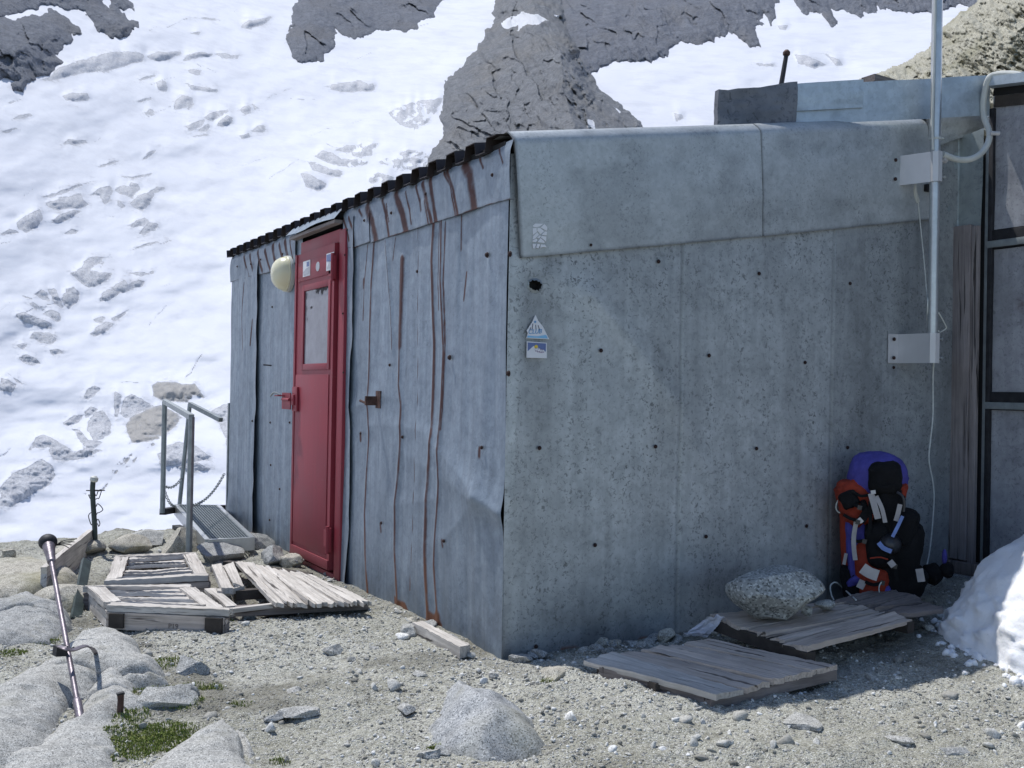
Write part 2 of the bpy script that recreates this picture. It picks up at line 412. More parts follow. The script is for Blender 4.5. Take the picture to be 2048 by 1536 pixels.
def cliff_mat(name, c1, c2, warm, snowy=0.0):
    n = NB(name)
    a = n.noise(.02, 5, .65); b = n.noise(1, 6, .7, co=n.map((.09, .09, .03), rot=(.5, .6, .2)), dist=1.0); f = n.noise(.7, 5, .75); w = n.noise(.013, 4)
    g = n.noise(1, 5, .7, co=n.map((.5, .5, .12), rot=(.3, -.4, 0)), dist=.7)
    c = n.mix(n.ramp(b, [(.3, 0), (.7, 1)]), c1, c2)
    c = n.mix(n.math('MULTIPLY', n.ramp(w, [(.48, 0), (.66, 1)]), .65), c, warm)
    c = n.mix(n.math('MULTIPLY', n.ramp(g, [(.36, 1), (.52, 0)]), .5), c, tuple(x*.45 for x in c1))
    c = n.mix(n.math('MULTIPLY', n.ramp(f, [(.60, 0), (.72, 1)]), .5), c, tuple(min(.7, x*1.7) for x in c2))
    s = n.attr("snow"); sm = n.ramp(n.math('ADD', s, n.math('MULTIPLY', n.math('SUBTRACT', f, .5), .5)), [(.46, 0), (.54, 1)])
    c = n.mix(sm, c, (.85, .86, .89))
    bb = n.bump(b, .7, 8.0); bb = n.bump(g, .7, 2.5, bb); bb = n.bump(f, .5, .8, bb)
    return n.done(c, .9, 0, bb, .2)
M['cliff'] = cliff_mat('blue_grey_cliff_rock', (.155, .17, .205), (.265, .28, .315), (.225, .225, .235))  # base tones lifted to stand for distance haze
M['buttress'] = cliff_mat('buttress_rock', (.18, .19, .208), (.30, .31, .325), (.27, .26, .245))
M['hillside'] = granite('sunny_rubble_hillside', (.34, .32, .25), (.50, .48, .39), .30, moss=.35, bumpd=.06)
def snow_mat():
    n = NB('heaped_snow'); a = n.noise(6, 5, .6); b = n.noise(60, 5, .7); g = n.noise(2, 3)
    c = n.mix(n.ramp(a, [(.35, 0), (.7, 1)]), (.80, .80, .81), (.88, .885, .90))
    c = n.mix(n.math('MULTIPLY', n.ramp(n.noise(45, 4, .8), [(.62, 0), (.72, 1)]), .35), c, (.42, .40, .36))
    c = n.mix(n.math('MULTIPLY', n.ramp(g, [(.5, 0), (.7, 1)]), .25), c, (.66, .65, .62))
    bb = n.bump(a, .5, .02); bb = n.bump(b, .5, .006, bb)
    return n.done(c, .6, 0, bb, .3, Subsurface_Weight=.15, Subsurface_Radius=(.05, .06, .08), Subsurface_Scale=.3)
M['snow'] = snow_mat()
def pane_mat():
    n = NB('dirty_door_glass'); a = n.noise(9, 5, .7); b = n.noise(40, 4)
    c = n.mix(n.ramp(a, [(.3, 0), (.75, 1)]), (.14, .14, .165), (.24, .24, .275))
    c = n.mix(n.attr("hole"), c, (.015, .012, .016))
    return n.done(c, n.math('ADD', n.math('MULTIPLY', b, .2), n.math('MULTIPLY', n.attr("hole"), .6)), 0, None, .5)
M['pane'] = pane_mat()
def lampglass():
    n = NB('cream_lamp_cover'); return n.done((.74, .70, .50), .25, 0, None, .5, Transmission_Weight=.0, Subsurface_Weight=.3, Subsurface_Radius=(.03, .03, .02), Subsurface_Scale=.5)
M['lampglass'] = lampglass()
def fabric(name, col, var=.25, rough=.8):
    n = NB(name); w = n.noise(260, 2); f = n.noise(14, 4, .6)
    c = n.mix(n.ramp(f, [(.3, 0), (.7, 1)]), tuple(x*(1-var) for x in col), tuple(min(1, x*(1+var)) for x in col))
    bb = n.bump(f, .7, .012); bb = n.bump(w, .3, .001, bb)
    return n.done(c, rough, 0, bb, .3)
M['fab_red'] = fabric('orange_red_nylon', (.28, .036, .017)); M['fab_purple'] = fabric('violet_blue_nylon', (.072, .064, .29))
M['fab_black'] = fabric('black_nylon', (.006, .006, .007), .4, .9); M['fab_white'] = fabric('beige_webbing', (.42, .39, .375), .15)
M['fab_grey'] = simple('brushed_grey_metal', (.42, .43, .48), .35, .6, .05, 60, .1); M['fab_blue'] = fabric('pale_blue_webbing', (.20, .28, .55), .2)
M['fab_shell'] = simple('dark_plastic_shell', (.03, .03, .035), .35)
def flat(name, col, rough=.45): 
    n = NB(name); f = n.noise(50, 3); return n.done(n.mix(n.math('MULTIPLY', f, .2), col, tuple(x*.75 for x in col)), rough)
M['st_white'] = flat('sticker_white', (.74, .74, .76)); M['st_blue'] = flat('sticker_blue', (.10, .30, .55)); M['st_sky'] = flat('sticker_slate_blue', (.12, .17, .36))
M['st_yellow'] = flat('sticker_yellow', (.75, .52, .05)); M['st_dark'] = flat('sticker_dark', (.12, .12, .16)); M['st_light'] = flat('sticker_light_blue', (.22, .50, .75))
M['st_grey'] = flat('sticker_grey', (.45, .46, .50)); M['st_violet'] = flat('sticker_violet', (.25, .12, .30))
def grassm():
    n = NB('alpine_grass'); g = n.attr("gv"); c = n.mix(g, (.12, .175, .03), (.36, .36, .13)); return n.done(c, .8, 0, None, .2)
M['grass'] = grassm()
# ---------------------------------------------------------------- sky and sun
w = bpy.data.worlds.new("World"); scene.world = w; w.use_nodes = True
nt = w.node_tree; nt.nodes.clear(); wo = nt.nodes.new("ShaderNodeOutputWorld"); bg = nt.nodes.new("ShaderNodeBackground")
sk = nt.nodes.new("ShaderNodeTexSky"); sk.sky_type = 'NISHITA'; sk.sun_disc = False
SUN_EL, SUN_AZ = 64.0, 108.0          # degrees; azimuth counted from +X towards +Y
sk.sun_elevation = R_(SUN_EL); sk.sun_rotation = R_(90-SUN_AZ); sk.altitude = 2500; sk.air_density = 1.0; sk.dust_density = .6; sk.ozone_density = 1.5
bg.inputs[1].default_value = 0.15
nt.links.new(sk.outputs[0], bg.inputs[0]); nt.links.new(bg.outputs[0], wo.inputs[0])
sl = bpy.data.lights.new("sun", 'SUN'); sl.energy = 3.5; sl.angle = R_(.53); sl.color = (1.0, .98, .95)
so = bpy.data.objects.new("sun", sl); COL.objects.link(so)
sd = Vector((math.cos(R_(SUN_EL))*math.cos(R_(SUN_AZ)), math.cos(R_(SUN_EL))*math.sin(R_(SUN_AZ)), math.sin(R_(SUN_EL))))
so.rotation_euler = sd.to_track_quat('Z', 'Y').to_euler(); so.location = (0, 8, 12)
scene.view_settings.view_transform = 'Standard'; scene.view_settings.look = 'None'; scene.view_settings.exposure = 0.23; scene.view_settings.gamma = 1.0

# ---------------------------------------------------------------- far terrain, as distances along bearings
def px_of(az, el):
    d = np.stack([np.cos(el)*np.cos(az), np.cos(el)*np.sin(az), np.sin(el)], -1)@RC.T
    z = np.where(d[..., 2] > .05, d[..., 2], .05)
    return 1024+FPX*d[..., 0]/z, 768+FPX*d[..., 1]/z
def azel(px, py):
    d = ray(px, py); return math.atan2(d[1], d[0]), math.atan2(d[2], math.hypot(d[0], d[1]))
def D0(az, el):       # horizontal distance of the snow slope seen at elevation el
    e = np.degrees(el); a = np.degrees(az)
    D = 256/np.maximum(.60-np.tan(el), .105+.004*(30-e))
    return D*(1+.10*np.sin((a-40)/17.0)+.05*np.sin(a/6.0+e/9))
def z1(*p): return [(x/2.926, y/2.926) for x, y in p]
def z2(*p): return [(550+x/2.926, y/2.926) for x, y in p]
def z3(*p): return [(1348+x/2.926, y/2.926) for x, y in p]
def z4(*p): return [(x/3.413, 500+y/3.413) for x, y in p]
def z5(*p): return [(x/2.56, 900+y/2.56) for x, y in p]
ICE = [
 z1((340,400),(480,345),(640,310),(800,300),(840,320),(830,360),(700,400),(600,420),(480,430),(330,465),(250,470)),
 z1((850,330),(920,305),(1060,300),(1070,310),(1000,345),(940,362),(880,350)),
 z1((1065,355),(1100,320),(1170,300),(1250,310),(1240,325),(1170,335),(1110,355)),
 z1((1250,310),(1300,305),(1400,325),(1390,345),(1300,340)), z1((1100,410),(1180,405),(1190,420),(1150,440),(1110,425)),
 z1((800,470),(860,450),(910,435),(905,445),(840,470)), z1((915,480),(970,470),(985,530),(960,540),(930,525)),
 z1((1090,485),(1150,505),(1280,520),(1270,540),(1190,530),(1120,525)),
 z1((1020,640),(1030,590),(1070,560),(1120,570),(1130,610),(1100,645),(1105,620),(1060,640)),
 z1((845,655),(880,638),(915,650),(900,670),(860,672)), z1((795,595),(850,575),(890,570),(885,580),(820,600)),
 z1((360,560),(420,540),(520,545),(535,580),(460,600),(390,590)), z1((70,700),(120,675),(180,660),(190,675),(140,690)),
 z1((360,845),(400,818),(500,822),(505,838),(440,850)), z1((1195,690),(1230,660),(1330,635),(1340,650),(1280,690),(1240,708)),
 z1((1265,740),(1280,705),(1330,670),(1365,690),(1350,720),(1310,745)), z1((1090,740),(1160,705),(1200,700),(1180,735),(1110,765)),
 z1((1150,765),(1220,720),(1235,745),(1200,765)), z1((1405,650),(1430,620),(1470,620),(1470,660),(1440,670)),
 z1((1480,612),(1530,635),(1520,642),(1490,640)), z1((1475,770),(1510,735),(1550,735),(1562,765),(1530,775)),
 z1((1405,795),(1460,780),(1465,805),(1420,818)), z1((1110,798),(1220,780),(1215,790),(1130,800)),
 z1((830,935),(870,890),(930,868),(900,895),(860,930)), z1((555,975),(620,955),(720,938),(640,965),(580,980)),
 z1((690,1030),(760,1032),(890,1015),(880,1028),(780,1042)), z1((245,1155),(350,1115),(440,1090),(560,1052),(500,1080),(400,1120),(290,1155)),
 z1((270,1190),(360,1150),(470,1135),(490,1170),(520,1195),(470,1225),(400,1220),(340,1230),(280,1210)),
 z1((300,1305),(340,1260),(430,1230),(480,1235),(420,1270),(360,1305)), z1((530,1140),(580,1100),(650,1085),(660,1120),(640,1180),(610,1195),(590,1150)),
 z1((670,1110),(720,1085),(760,1090),(770,1060),(810,1075),(825,1110),(790,1135),(770,1165),(730,1145),(690,1130)),
 z1((760,1195),(810,1150),(880,1120),(920,1095),(970,1100),(910,1140),(870,1200),(830,1235),(790,1220)),
 z1((95,1310),(150,1260),(230,1225),(255,1280),(230,1320),(150,1365),(110,1345)), z1((0,1380),(60,1340),(100,1350),(115,1365),(40,1375)),
 z1((745,1320),(790,1290),(850,1272),(870,1290),(840,1325),(790,1330)), z1((810,1370),(870,1300),(925,1315),(910,1345),(850,1375)),
 z1((360,1370),(420,1340),(465,1350),(440,1370)), z1((620,1272),(675,1262),(660,1275)), z1((760,1470),(830,1430),(970,1408),(900,1425),(830,1445)),
 z1((1410,160),(1450,125),(1600,95),(1560,130),(1470,175)), z1((1105,198),(1160,185),(1190,178),(1160,205)), z1((1130,100),(1200,98),(1310,120),(1250,118)),
 z1((690,1170),(710,1180),(735,1215),(710,1230),(690,1195)), z1((10,775),(60,755),(110,745),(40,780)), z1((10,625),(70,595),(130,580),(60,610)),
 z2((280,510),(340,490),(450,478),(500,468),(540,485),(600,490),(600,505),(560,535),(470,542),(380,535)),
 z2((230,915),(280,880),(330,890),(400,930),(540,940),(550,960),(440,980),(340,965)),
 z2((185,940),(240,950),(320,980),(400,1000),(385,1040),(340,1030),(280,1010),(220,1000)), z2((145,1015),(200,1020),(310,1075),(290,1100),(250,1118),(180,1095)),
 z2((350,880),(420,850),(540,840),(600,845),(560,920),(520,940),(430,900)),
 z2((670,660),(740,620),(820,600),(880,580),(990,575),(960,640),(890,720),(820,765),(730,730),(700,700)),
 z2((600,950),(700,905),(780,875),(890,890),(920,950),(830,1020),(720,1000)), z2((555,1030),(610,1000),(700,1040),(680,1080),(620,1110),(560,1120)),
 z4((480,160),(560,120),(570,80),(630,45),(700,50),(690,80),(640,110),(610,140),(700,150),(770,155),(740,200),(650,255),(600,260),(560,230)),
 z4((680,350),(700,290),(770,250),(850,205),(880,235),(950,200),(990,215),(970,250),(850,290),(740,345)),
 z4((420,310),(450,265),(500,250),(540,290),(530,350),(470,400),(430,370)), z4((325,270),(380,258),(400,320),(430,370),(430,395),(370,365)),
 z4((230,300),(280,272),(320,290),(335,345),(290,335)), z4((95,450),(160,420),(250,460),(350,500),(350,540),(270,525),(180,500)),
 z4((295,430),(350,410),(410,430),(425,480),(390,490)), z4((195,360),(230,355),(270,385),(250,410)), z4((200,600),(230,560),(340,570),(385,610),(370,640),(280,635)),
 z4((110,650),(150,635),(180,645),(150,680)), z4((340,680),(400,675),(430,700),(360,715)), z4((125,730),(180,710),(240,740),(275,780),(220,790),(150,760)),
 z4((610,575),(660,520),(720,490),(785,500),(730,550),(650,592)), z4((630,480),(700,445),(730,460),(680,500)), z4((755,470),(830,430),(890,410),(850,445),(790,482)),
 z4((870,165),(960,150),(1050,145),(1045,165),(960,175)), z4((0,870),(60,890),(110,920),(80,970),(0,960)), z4((40,830),(100,870),(160,915),(120,905)),
 z4((575,1010),(590,960),(650,925),(690,945),(650,990),(600,1020)), z4((820,1120),(850,1010),(900,985),(960,1010),(1050,1070),(1000,1090),(900,1130),(850,1150)),
 z4((595,1180),(640,1110),(700,1095),(755,1180),(760,1250),(700,1290),(640,1310),(600,1240)), z4((570,1110),(620,1070),(665,1085),(620,1140),(580,1150)),
 z4((425,1180),(500,1130),(570,1130),(530,1190),(450,1200)), z4((485,1220),(550,1230),(600,1300),(700,1310),(640,1360),(570,1390),(560,1320)),
 z4((185,1370),(240,1280),(300,1260),(400,1310),(540,1400),(450,1445),(370,1430),(330,1350),(250,1350)),
 z4((1430,1120),(1520,1050),(1620,1050),(1630,1400),(1560,1370),(1530,1280),(1500,1190)),
 z4((1080,1420),(1130,1340),(1220,1310),(1330,1340),(1430,1440),(1330,1430),(1200,1410),(1130,1430),(1090,1470)),
 z4((780,960),(830,990),(800,1150),(780,1140)), z4((1200,1480),(1350,1450),(1440,1500),(1300,1530)),
 z5((0,200),(60,120),(150,80),(220,40),(270,80),(280,130),(250,180),(150,230),(60,290),(0,280)), z5((280,40),(330,0),(520,0),(440,40),(340,60)),
 z5((800,20),(860,0),(1000,-20),(1080,40),(1020,60),(900,80),(830,90)),
 z3((705,315),(790,330),(890,380),(830,405),(730,375)), z3((610,150),(670,145),(655,180),(620,170)), z3((880,310),(960,350),(990,385),(950,385)),
 z3((470,370),(590,375),(580,390),(500,385)), z3((120,60),(123,60),(130,75)),
 z3((0,660),(50,670),(60,700),(10,710)),
]
DIRT = [z4((855,1200),(880,1150),(1000,1090),(1100,1060),(1260,1140),(1200,1200),(1080,1290),(960,1310),(900,1315),(870,1250)),
        z4((1035,930),(1080,900),(1200,905),(1250,920),(1330,910),(1360,950),(1400,1015),(1330,1000),(1280,1045),(1100,1030),(1050,1000))]
ICE += DIRT
DSTREAK = [z5((700,0),(600,110),(520,200),(430,230)), z5((640,40),(560,130)), z4((1000,1300),(900,1400),(750,1530)), z4((1060,1300),(960,1400),(860,1480))]
def bb(poly, m): 
    x = [p[0] for p in poly]; y = [p[1] for p in poly]; return min(x)-m, max(x)+m, min(y)-m, max(y)+m

def axis_nodes(fine0, fine1, step, lo, hi, grow=1.25):
    a = list(np.arange(fine0, fine1+step/2, step)); s = step; L = a[0]; pre = []
    while L > lo: s *= grow; L -= s; pre.append(L)
    s = step; H = a[-1]; post = []
    while H < hi: s *= grow; H += s; post.append(H)
    return np.array(pre[::-1]+a+post)
AZ = np.radians(axis_nodes(30.5, 90.5, .058, -25, 175)); EL = np.radians(axis_nodes(-12.5, 21.5, .052, -28, 33))
az, el = np.meshgrid(AZ, EL, indexing='ij'); PX, PY = px_of(az, el)
D = D0(az, el)
wx = fbm(PX/26, PY/26, o=4, s=5)*5.0; wy = fbm(PX/26, PY/26, o=4, s=9)*4.0
ice = np.zeros_like(D); dirt = np.zeros_like(D)
for k, poly in enumerate(ICE):
    x0, x1, y0, y1 = bb(poly, 26)
    sel = (PX > x0) & (PX < x1) & (PY > y0) & (PY < y1)
    if not sel.any(): continue
    i0 = np.where(sel.any(1))[0]; j0 = np.where(sel.any(0))[0]; sl_ = (slice(i0[0], i0[-1]+1), slice(j0[0], j0[-1]+1))
    s = sdf(PX[sl_]+wx[sl_]*.55, PY[sl_]+wy[sl_]*.55, poly)
    m = sst(-3.6, 4.2, s); ice[sl_] = np.maximum(ice[sl_], np.maximum(m, .30*sst(-24, -2, s)))
    if poly in DIRT: dirt[sl_] = np.maximum(dirt[sl_], m)
rr_ = np.random.default_rng(17)
for k in range(60):          # thin open crevasses
    x0 = rr_.uniform(-60, 900); y0 = rr_.uniform(0, 1080) if rr_.random() < .7 else rr_.uniform(30, 330)
    if x0 > 460 and y0 > 420: continue
    L = rr_.uniform(12, 60)*(1 if x0 < 500 else 1.2); th = -.35+rr_.normal()*.35; n_ = 5
    t_ = np.linspace(-.5, .5, n_); ln = [(x0+L*q*math.cos(th)+rr_.normal()*1.5, y0+L*q*math.sin(th)+rr_.normal()*1.5) for q in t_]
    sel = (PX > x0-50) & (PX < x0+50) & (PY > y0-50) & (PY < y0+50)
    if not sel.any(): continue
    d = seg_dist(PX[sel]+wx[sel]*.4, PY[sel]+wy[sel]*.4, ln); ice[sel] = np.maximum(ice[sel], sst(rr_.uniform(1.0, 2.2), .2, d)*rr_.uniform(.4, .75))
for k in range(5):            # broken ice along the foot of the buttress
    pass
for ln in DSTREAK:
    d = seg_dist(PX+wx, PY+wy, ln); q = sst(4, .5, d)*sst(-.25, .45, fbm(PX/9, PY/9, o=3, s=44)); ice = np.maximum(ice, q*.8); dirt = np.maximum(dirt, q*.7)
brk = sst(-.30, .12, fbm(PX/10, PY/7, o=4, s=71, g=.6)); near_b = sst(640, 730, PX)*sst(930, 860, PX)*sst(170, 215, PY)
ice = ice*(1-near_b*(1-brk))*(.55+.45*sst(-.45, -.05, fbm(PX/14, PY/8, o=4, s=73)))
off = np.zeros_like(D); dstep = np.abs(np.gradient(D, axis=1))
jn = .6+.7*(vn(PX/16, PY/16, s=31)*.5+.5)
for j in range(1, D.shape[1]):
    off[:, j] = off[:, j-1]*.82 + np.maximum(ice[:, j]-.3, 0)*1.43*dstep[:, j]*.95*jn[:, j]
for _ in range(7): off[1:-1] = (off[:-2]+2*off[1:-1]+off[2:])/4
und = fbm(PX/150, PY/70, o=3, s=3)*.011+fbm(PX/60+PY/60, PY/30, o=3, s=8)*.0014
D = D*(1+und) - off + ice*ridged(PX/9, PY/9, o=3, s=21)*1.1
GV = np.stack([CAM[0]+D*np.cos(az), CAM[1]+D*np.sin(az), CAM[2]+D*np.tan(el)], -1)
obj("glacier", GV.reshape(-1, 3), grid_faces(*D.shape), M['glacier'], None, True, {"ice": ice.ravel(), "dirt": dirt.ravel()}, origin=(0, 0, 0))["kind"] = "structure"

# ---------------------------------------------------------------- rock faces standing out of the snow
def cliff(name, polys, holes, mat, amp, ridge=None, step=1.7, seed=1, jag=9, roughm=1.0, snow=()):
    xs = [p[0] for q in polys for p in q]; ys = [p[1] for q in polys for p in q]
    X = np.arange(min(xs)-14, max(xs)+14, step); Y = np.arange(min(ys)-14, max(ys)+14, step)
    PXc, PYc = np.meshgrid(X, Y, indexing='ij')
    d = np.stack([(PXc-1024)/FPX, (PYc-768)/FPX, np.ones_like(PXc)], -1)@RC
    A = np.arctan2(d[..., 1], d[..., 0]); E_ = np.arctan2(d[..., 2], np.hypot(d[..., 0], d[..., 1]))
    base = D0(A, E_)*(1+fbm(PXc/150, PYc/70, o=4, s=3)*.012)
    ju, jv = PXc*.55+PYc*.85, PXc*.85-PYc*.55
    jx = (fbm(ju/46, jv/13, o=5, s=seed, g=.55)+.5*fbm(PXc/14, PYc/14, o=4, s=seed+3))*jag; jy = (fbm(ju/46, jv/13, o=5, s=seed+40, g=.55)+.5*fbm(PXc/14, PYc/14, o=4, s=seed+9))*jag
    s = np.full(PXc.shape, -1e9)
    for q in polys: s = np.maximum(s, sdf(PXc+jx, PYc+jy, q))
    for q in holes: s = np.minimum(s, -sdf(PXc+jx, PYc+jy, q))
    sp = np.maximum(s, 0)
    lift = amp*(1-np.exp(-sp/60.0))
    if ridge is not None: lift = lift+amp*1.5*np.exp(-(seg_dist(PXc+jx*1.5, PYc+jy, ridge)/70.0))*sst(0, 30, sp)
    u = (PXc*.8+PYc*.6); v = (PYc*.8-PXc*.6)
    wu, wv = u+fbm(u/30, v/30, o=3, s=seed+60)*12, v+fbm(u/30, v/30, o=3, s=seed+61)*12
    rn = facet(wu/110, wv/52, seed+70, .9)*17+facet(wu/44+3, wv/20, seed+80, .95)*6.5+facet(PXc/17+wu/30, wv/9, seed+90, .9)*1.8+ridged(u/95, v/30, o=4, s=seed+3, g=.5)*5
    rel = lift+rn*roughm*sst(-2, 34, s)+np.clip(s, -12, 0)*1.4+np.clip(s, 0, 4)*.35
    Dd = base-rel-2.0
    sn = np.zeros_like(s)
    for q in snow: sn = np.maximum(sn, sst(-2.5, 2.5, sdf(PXc+jx*.7, PYc+jy*.7, q)))
    V = np.stack([CAM[0]+Dd*np.cos(A), CAM[1]+Dd*np.sin(A), CAM[2]+Dd*np.tan(E_)], -1).reshape(-1, 3)
    F = grid_faces(*s.shape); keep = (s.ravel() > -9)[F].all(1); F = F[keep]
    used = np.unique(F); rm = np.full(len(V), -1); rm[used] = np.arange(len(used))
    o = obj(name, V[used], rm[F], mat, None, True, {"snow": sn.ravel()[used]}); o["kind"] = "structure"; return o
cliff("cliff", [z1((-150,60),(100,112),(250,80),(300,55),(350,80),(400,120),(470,160),(480,190),(430,195),(405,165),(410,230),(380,260),(360,290),(330,330),(385,360),(330,400),(250,440),(200,440),(210,460),(160,490),(130,530),(70,535),(60,500),(100,470),(50,460),(0,470),(-150,480))], [], M['cliff'], 34, seed=11)
cliff("cliff", [z1((-150,-160),(740,-160),(750,0),(780,65),(720,60),(690,55),(740,110),(800,135),(790,180),(740,220),(720,225),(650,210),(580,180),(540,120),(500,70),(450,60),(380,40),(270,30),(150,60),(0,105),(-150,110))], [z1((580,-60),(600,30),(640,65),(645,20),(610,-60))], M['cliff'], 40, seed=23)
cliff("cliff", [z2((150,-160),(1020,-160),(1000,0),(920,50),(930,80),(870,110),(830,150),(780,175),(700,185),(620,165),(560,200),(480,220),(400,190),(360,180),(340,210),(345,270),(280,340),(200,368),(140,365),(110,330),(90,280),(70,230),(100,160),(75,180),(100,90),(130,30))], [], M['cliff'], 42, seed=37)
cliff("cliff", [[(1060,-60),(1575,-60),(1553,5),(1545,25),(1551,35),(1540,52),(1522,42),(1503,55),(1512,73),(1517,90),(1498,90),(1490,80),(1473,67),(1457,62),(1447,72),(1430,75),(1418,85),(1390,86),(1360,80),(1335,110),(1300,122),(1260,120),(1225,124),(1172,150),(1100,100)],
               z3((690,-160),(700,0),(750,70),(800,85),(850,75),(890,110),(920,145),(950,140),(940,110),(900,60),(960,55),(1040,80),(1100,95),(1100,70),(1090,60),(1190,70),(1185,40),(1300,70),(1480,75),(1590,50),(1700,20),(1750,50),(1800,50),(1860,20),(1900,-160))], [z3((470,110),(530,90),(565,150),(555,165))], M['cliff'], 50, seed=51, jag=11)
cliff("rock_buttress", [[(1000,-60),(994,0),(984,24),(991,34),(974,65),(950,103),(922,133),(904,150),(895,167),(888,205),(878,236),(890,270),(864,297),(858,330),(838,365),(835,430),(870,520),(960,590),(1120,610),(1280,530),(1345,420),(1312,300),(1282,245),(1250,219),(1233,205),(1220,191),(1199,178),(1189,167),(1179,147),(1172,130),(1160,90),(1140,40),(1130,-60)]], [], M['buttress'], 60,
      ridge=[(1060,-60),(1075,40),(1120,110),(1135,200),(1150,300)], seed=67, roughm=1.25,
      snow=[z2((1320,130),(1380,95),(1450,75),(1530,90),(1600,120),(1540,145),(1470,150),(1410,185),(1420,150),(1370,165),(1330,160)), z2((1830,700),(1865,695),(1870,750),(1830,750)), z2((1985,625),(2030,655),(2020,665)), z2((1630,85),(1660,85),(1660,105))])

# ---------------------------------------------------------------- rubble hillside behind the annex
def hillside():
    ol = [(1700,175),(1748,158),(1800,135),(1862,104),(1880,80),(1900,52),(1935,25),(1965,4),(1985,-20),(2060,-90),(2400,-330),(2400,420),(1690,420)]
    X = np.arange(1690, 2400, 1.8); Y = np.arange(-340, 330, 1.8); PXc, PYc = np.meshgrid(X, Y, indexing='ij')
    d = np.stack([(PXc-1024)/FPX, (PYc-768)/FPX, np.ones_like(PXc)], -1)@RC
    A = np.arctan2(d[..., 1], d[..., 0]); E_ = np.arctan2(d[..., 2], np.hypot(d[..., 0], d[..., 1]))
    s = sdf(PXc+fbm(PXc/20, PYc/20, o=4, s=3)*7, PYc+fbm(PXc/20, PYc/20, o=4, s=4)*7, ol)
    sp = np.maximum(s, 0)
    Dd = 19+np.degrees(E_)*.42-3.2*(1-np.exp(-sp/60))
    uu = PXc*.7+PYc*.7; vv = PYc*.8-PXc*.6
    Dd -= ridged(uu/150, vv/50, o=5, s=5, g=.5)*.6+fbm(uu/26, vv/13, o=5, s=6, g=.68)*.30+facet(uu/22+fbm(uu/14, vv/14)*.6, vv/11, 33, .8)*.22+facet(uu/7, vv/5, 37, .9)*.06
    Dd += np.clip(-s, 0, 14)*.22
    V = np.stack([CAM[0]+Dd*np.cos(A), CAM[1]+Dd*np.sin(A), CAM[2]+Dd*np.tan(E_)], -1).reshape(-1, 3)
    F = grid_faces(*s.shape); F = F[(s.ravel() > -9)[F].all(1)]
    used = np.unique(F); rm = np.full(len(V), -1); rm[used] = np.arange(len(used))
    obj("rocky_hillside", V[used], rm[F], M['hillside'])["kind"] = "structure"
hillside()

# ---------------------------------------------------------------- the ledge the hut stands on
def ground_h(x, y):
    x = np.asarray(x, float); y = np.asarray(y, float)
    h = .085*np.clip(x-1.1, 0, 2.0)+.02*np.clip(x-3.1, 0, 5)
    h = h*sst(-3.2, -.2, y)
    h = h-.16*sst(-1.2, -3.4, y)-.10*np.clip(-3.4-y, 0, 8)
    # foreground knolls round the slabs at the left
    h = h+.03*np.exp(-(((x+1.75)/.45)**2+((y-.35)/.9)**2))
    edge = y-4.35+.25*np.sin(x*2.1)+.12*vn(x*2.2, y*2.2, s=4)+np.clip(x, 0, 9)*-1.0*0
    drop = np.clip(edge, 0, 400); h = h-(1.15*drop-.35*(1-np.exp(-drop/.6)))*np.where(drop < 60, 1, 1)
    lf = np.clip(-2.9-x-.5*np.clip(-y, 0, 9), 0, 400); h = h-.55*lf
    rt = np.clip(x-9, 0, 400); h = h-.4*rt
    far = np.clip(np.hypot(x, y)-60, 0, None); h = np.where(np.hypot(x, y) > 60, np.maximum(h, -75), h)
    return np.maximum(h, -75)
def ground_full(x, y):
    h = ground_h(x, y)
    n = fbm(x*1.3, y*1.3, o=3, s=2)*.04+fbm(x*6, y*6, o=5, s=6, g=.58)*.026+np.maximum(ridged(x*11, y*11, o=3, s=12), 0)*.014
    wall = sst(.0, .25, np.maximum(-x, -y))          # calmer close along the walls
    return h+n*(.45+.55*wall)
gx = axis_nodes(-2.4, 3.2, .0165, -160, 160, 1.16); gy = axis_nodes(-2.4, 4.5, .0165, -160, 160, 1.16)
GX, GY = np.meshgrid(gx, gy, indexing='ij'); GZ = ground_full(GX, GY)
# damp, dark soil in the strip along the end wall and round the pallets
damp = sst(.55, .05, -GY)*(GX > -.1)*sst(-.4, .25, fbm(GX*4, GY*4, o=4, s=5))*.8
damp = np.maximum(damp, sst(.30, .02, np.hypot(np.maximum(0, np.abs(GX+.85)-.75), np.maximum(0, np.abs(GY-1.9)-.75)))*sst(-.5, .3, fbm(GX*5, GY*5, o=4, s=15))*.85)
damp = np.maximum(damp, sst(.7, .0, np.hypot((GX-1.9)/1.6, (GY+.75)/.8))*sst(-.3, .4, fbm(GX*3, GY*3, o=4, s=25))*.6)
damp = np.maximum(damp, .8*sst(.02, .40, fbm(GX*1.5, GY*1.5, o=6, s=35, g=.6)))
obj("ground", np.stack([GX, GY, GZ], -1).reshape(-1, 3), grid_faces(*GX.shape), M['ground'], None, True, {"damp": damp.ravel()}, origin=(0, 0, 0))["kind"] = "structure"

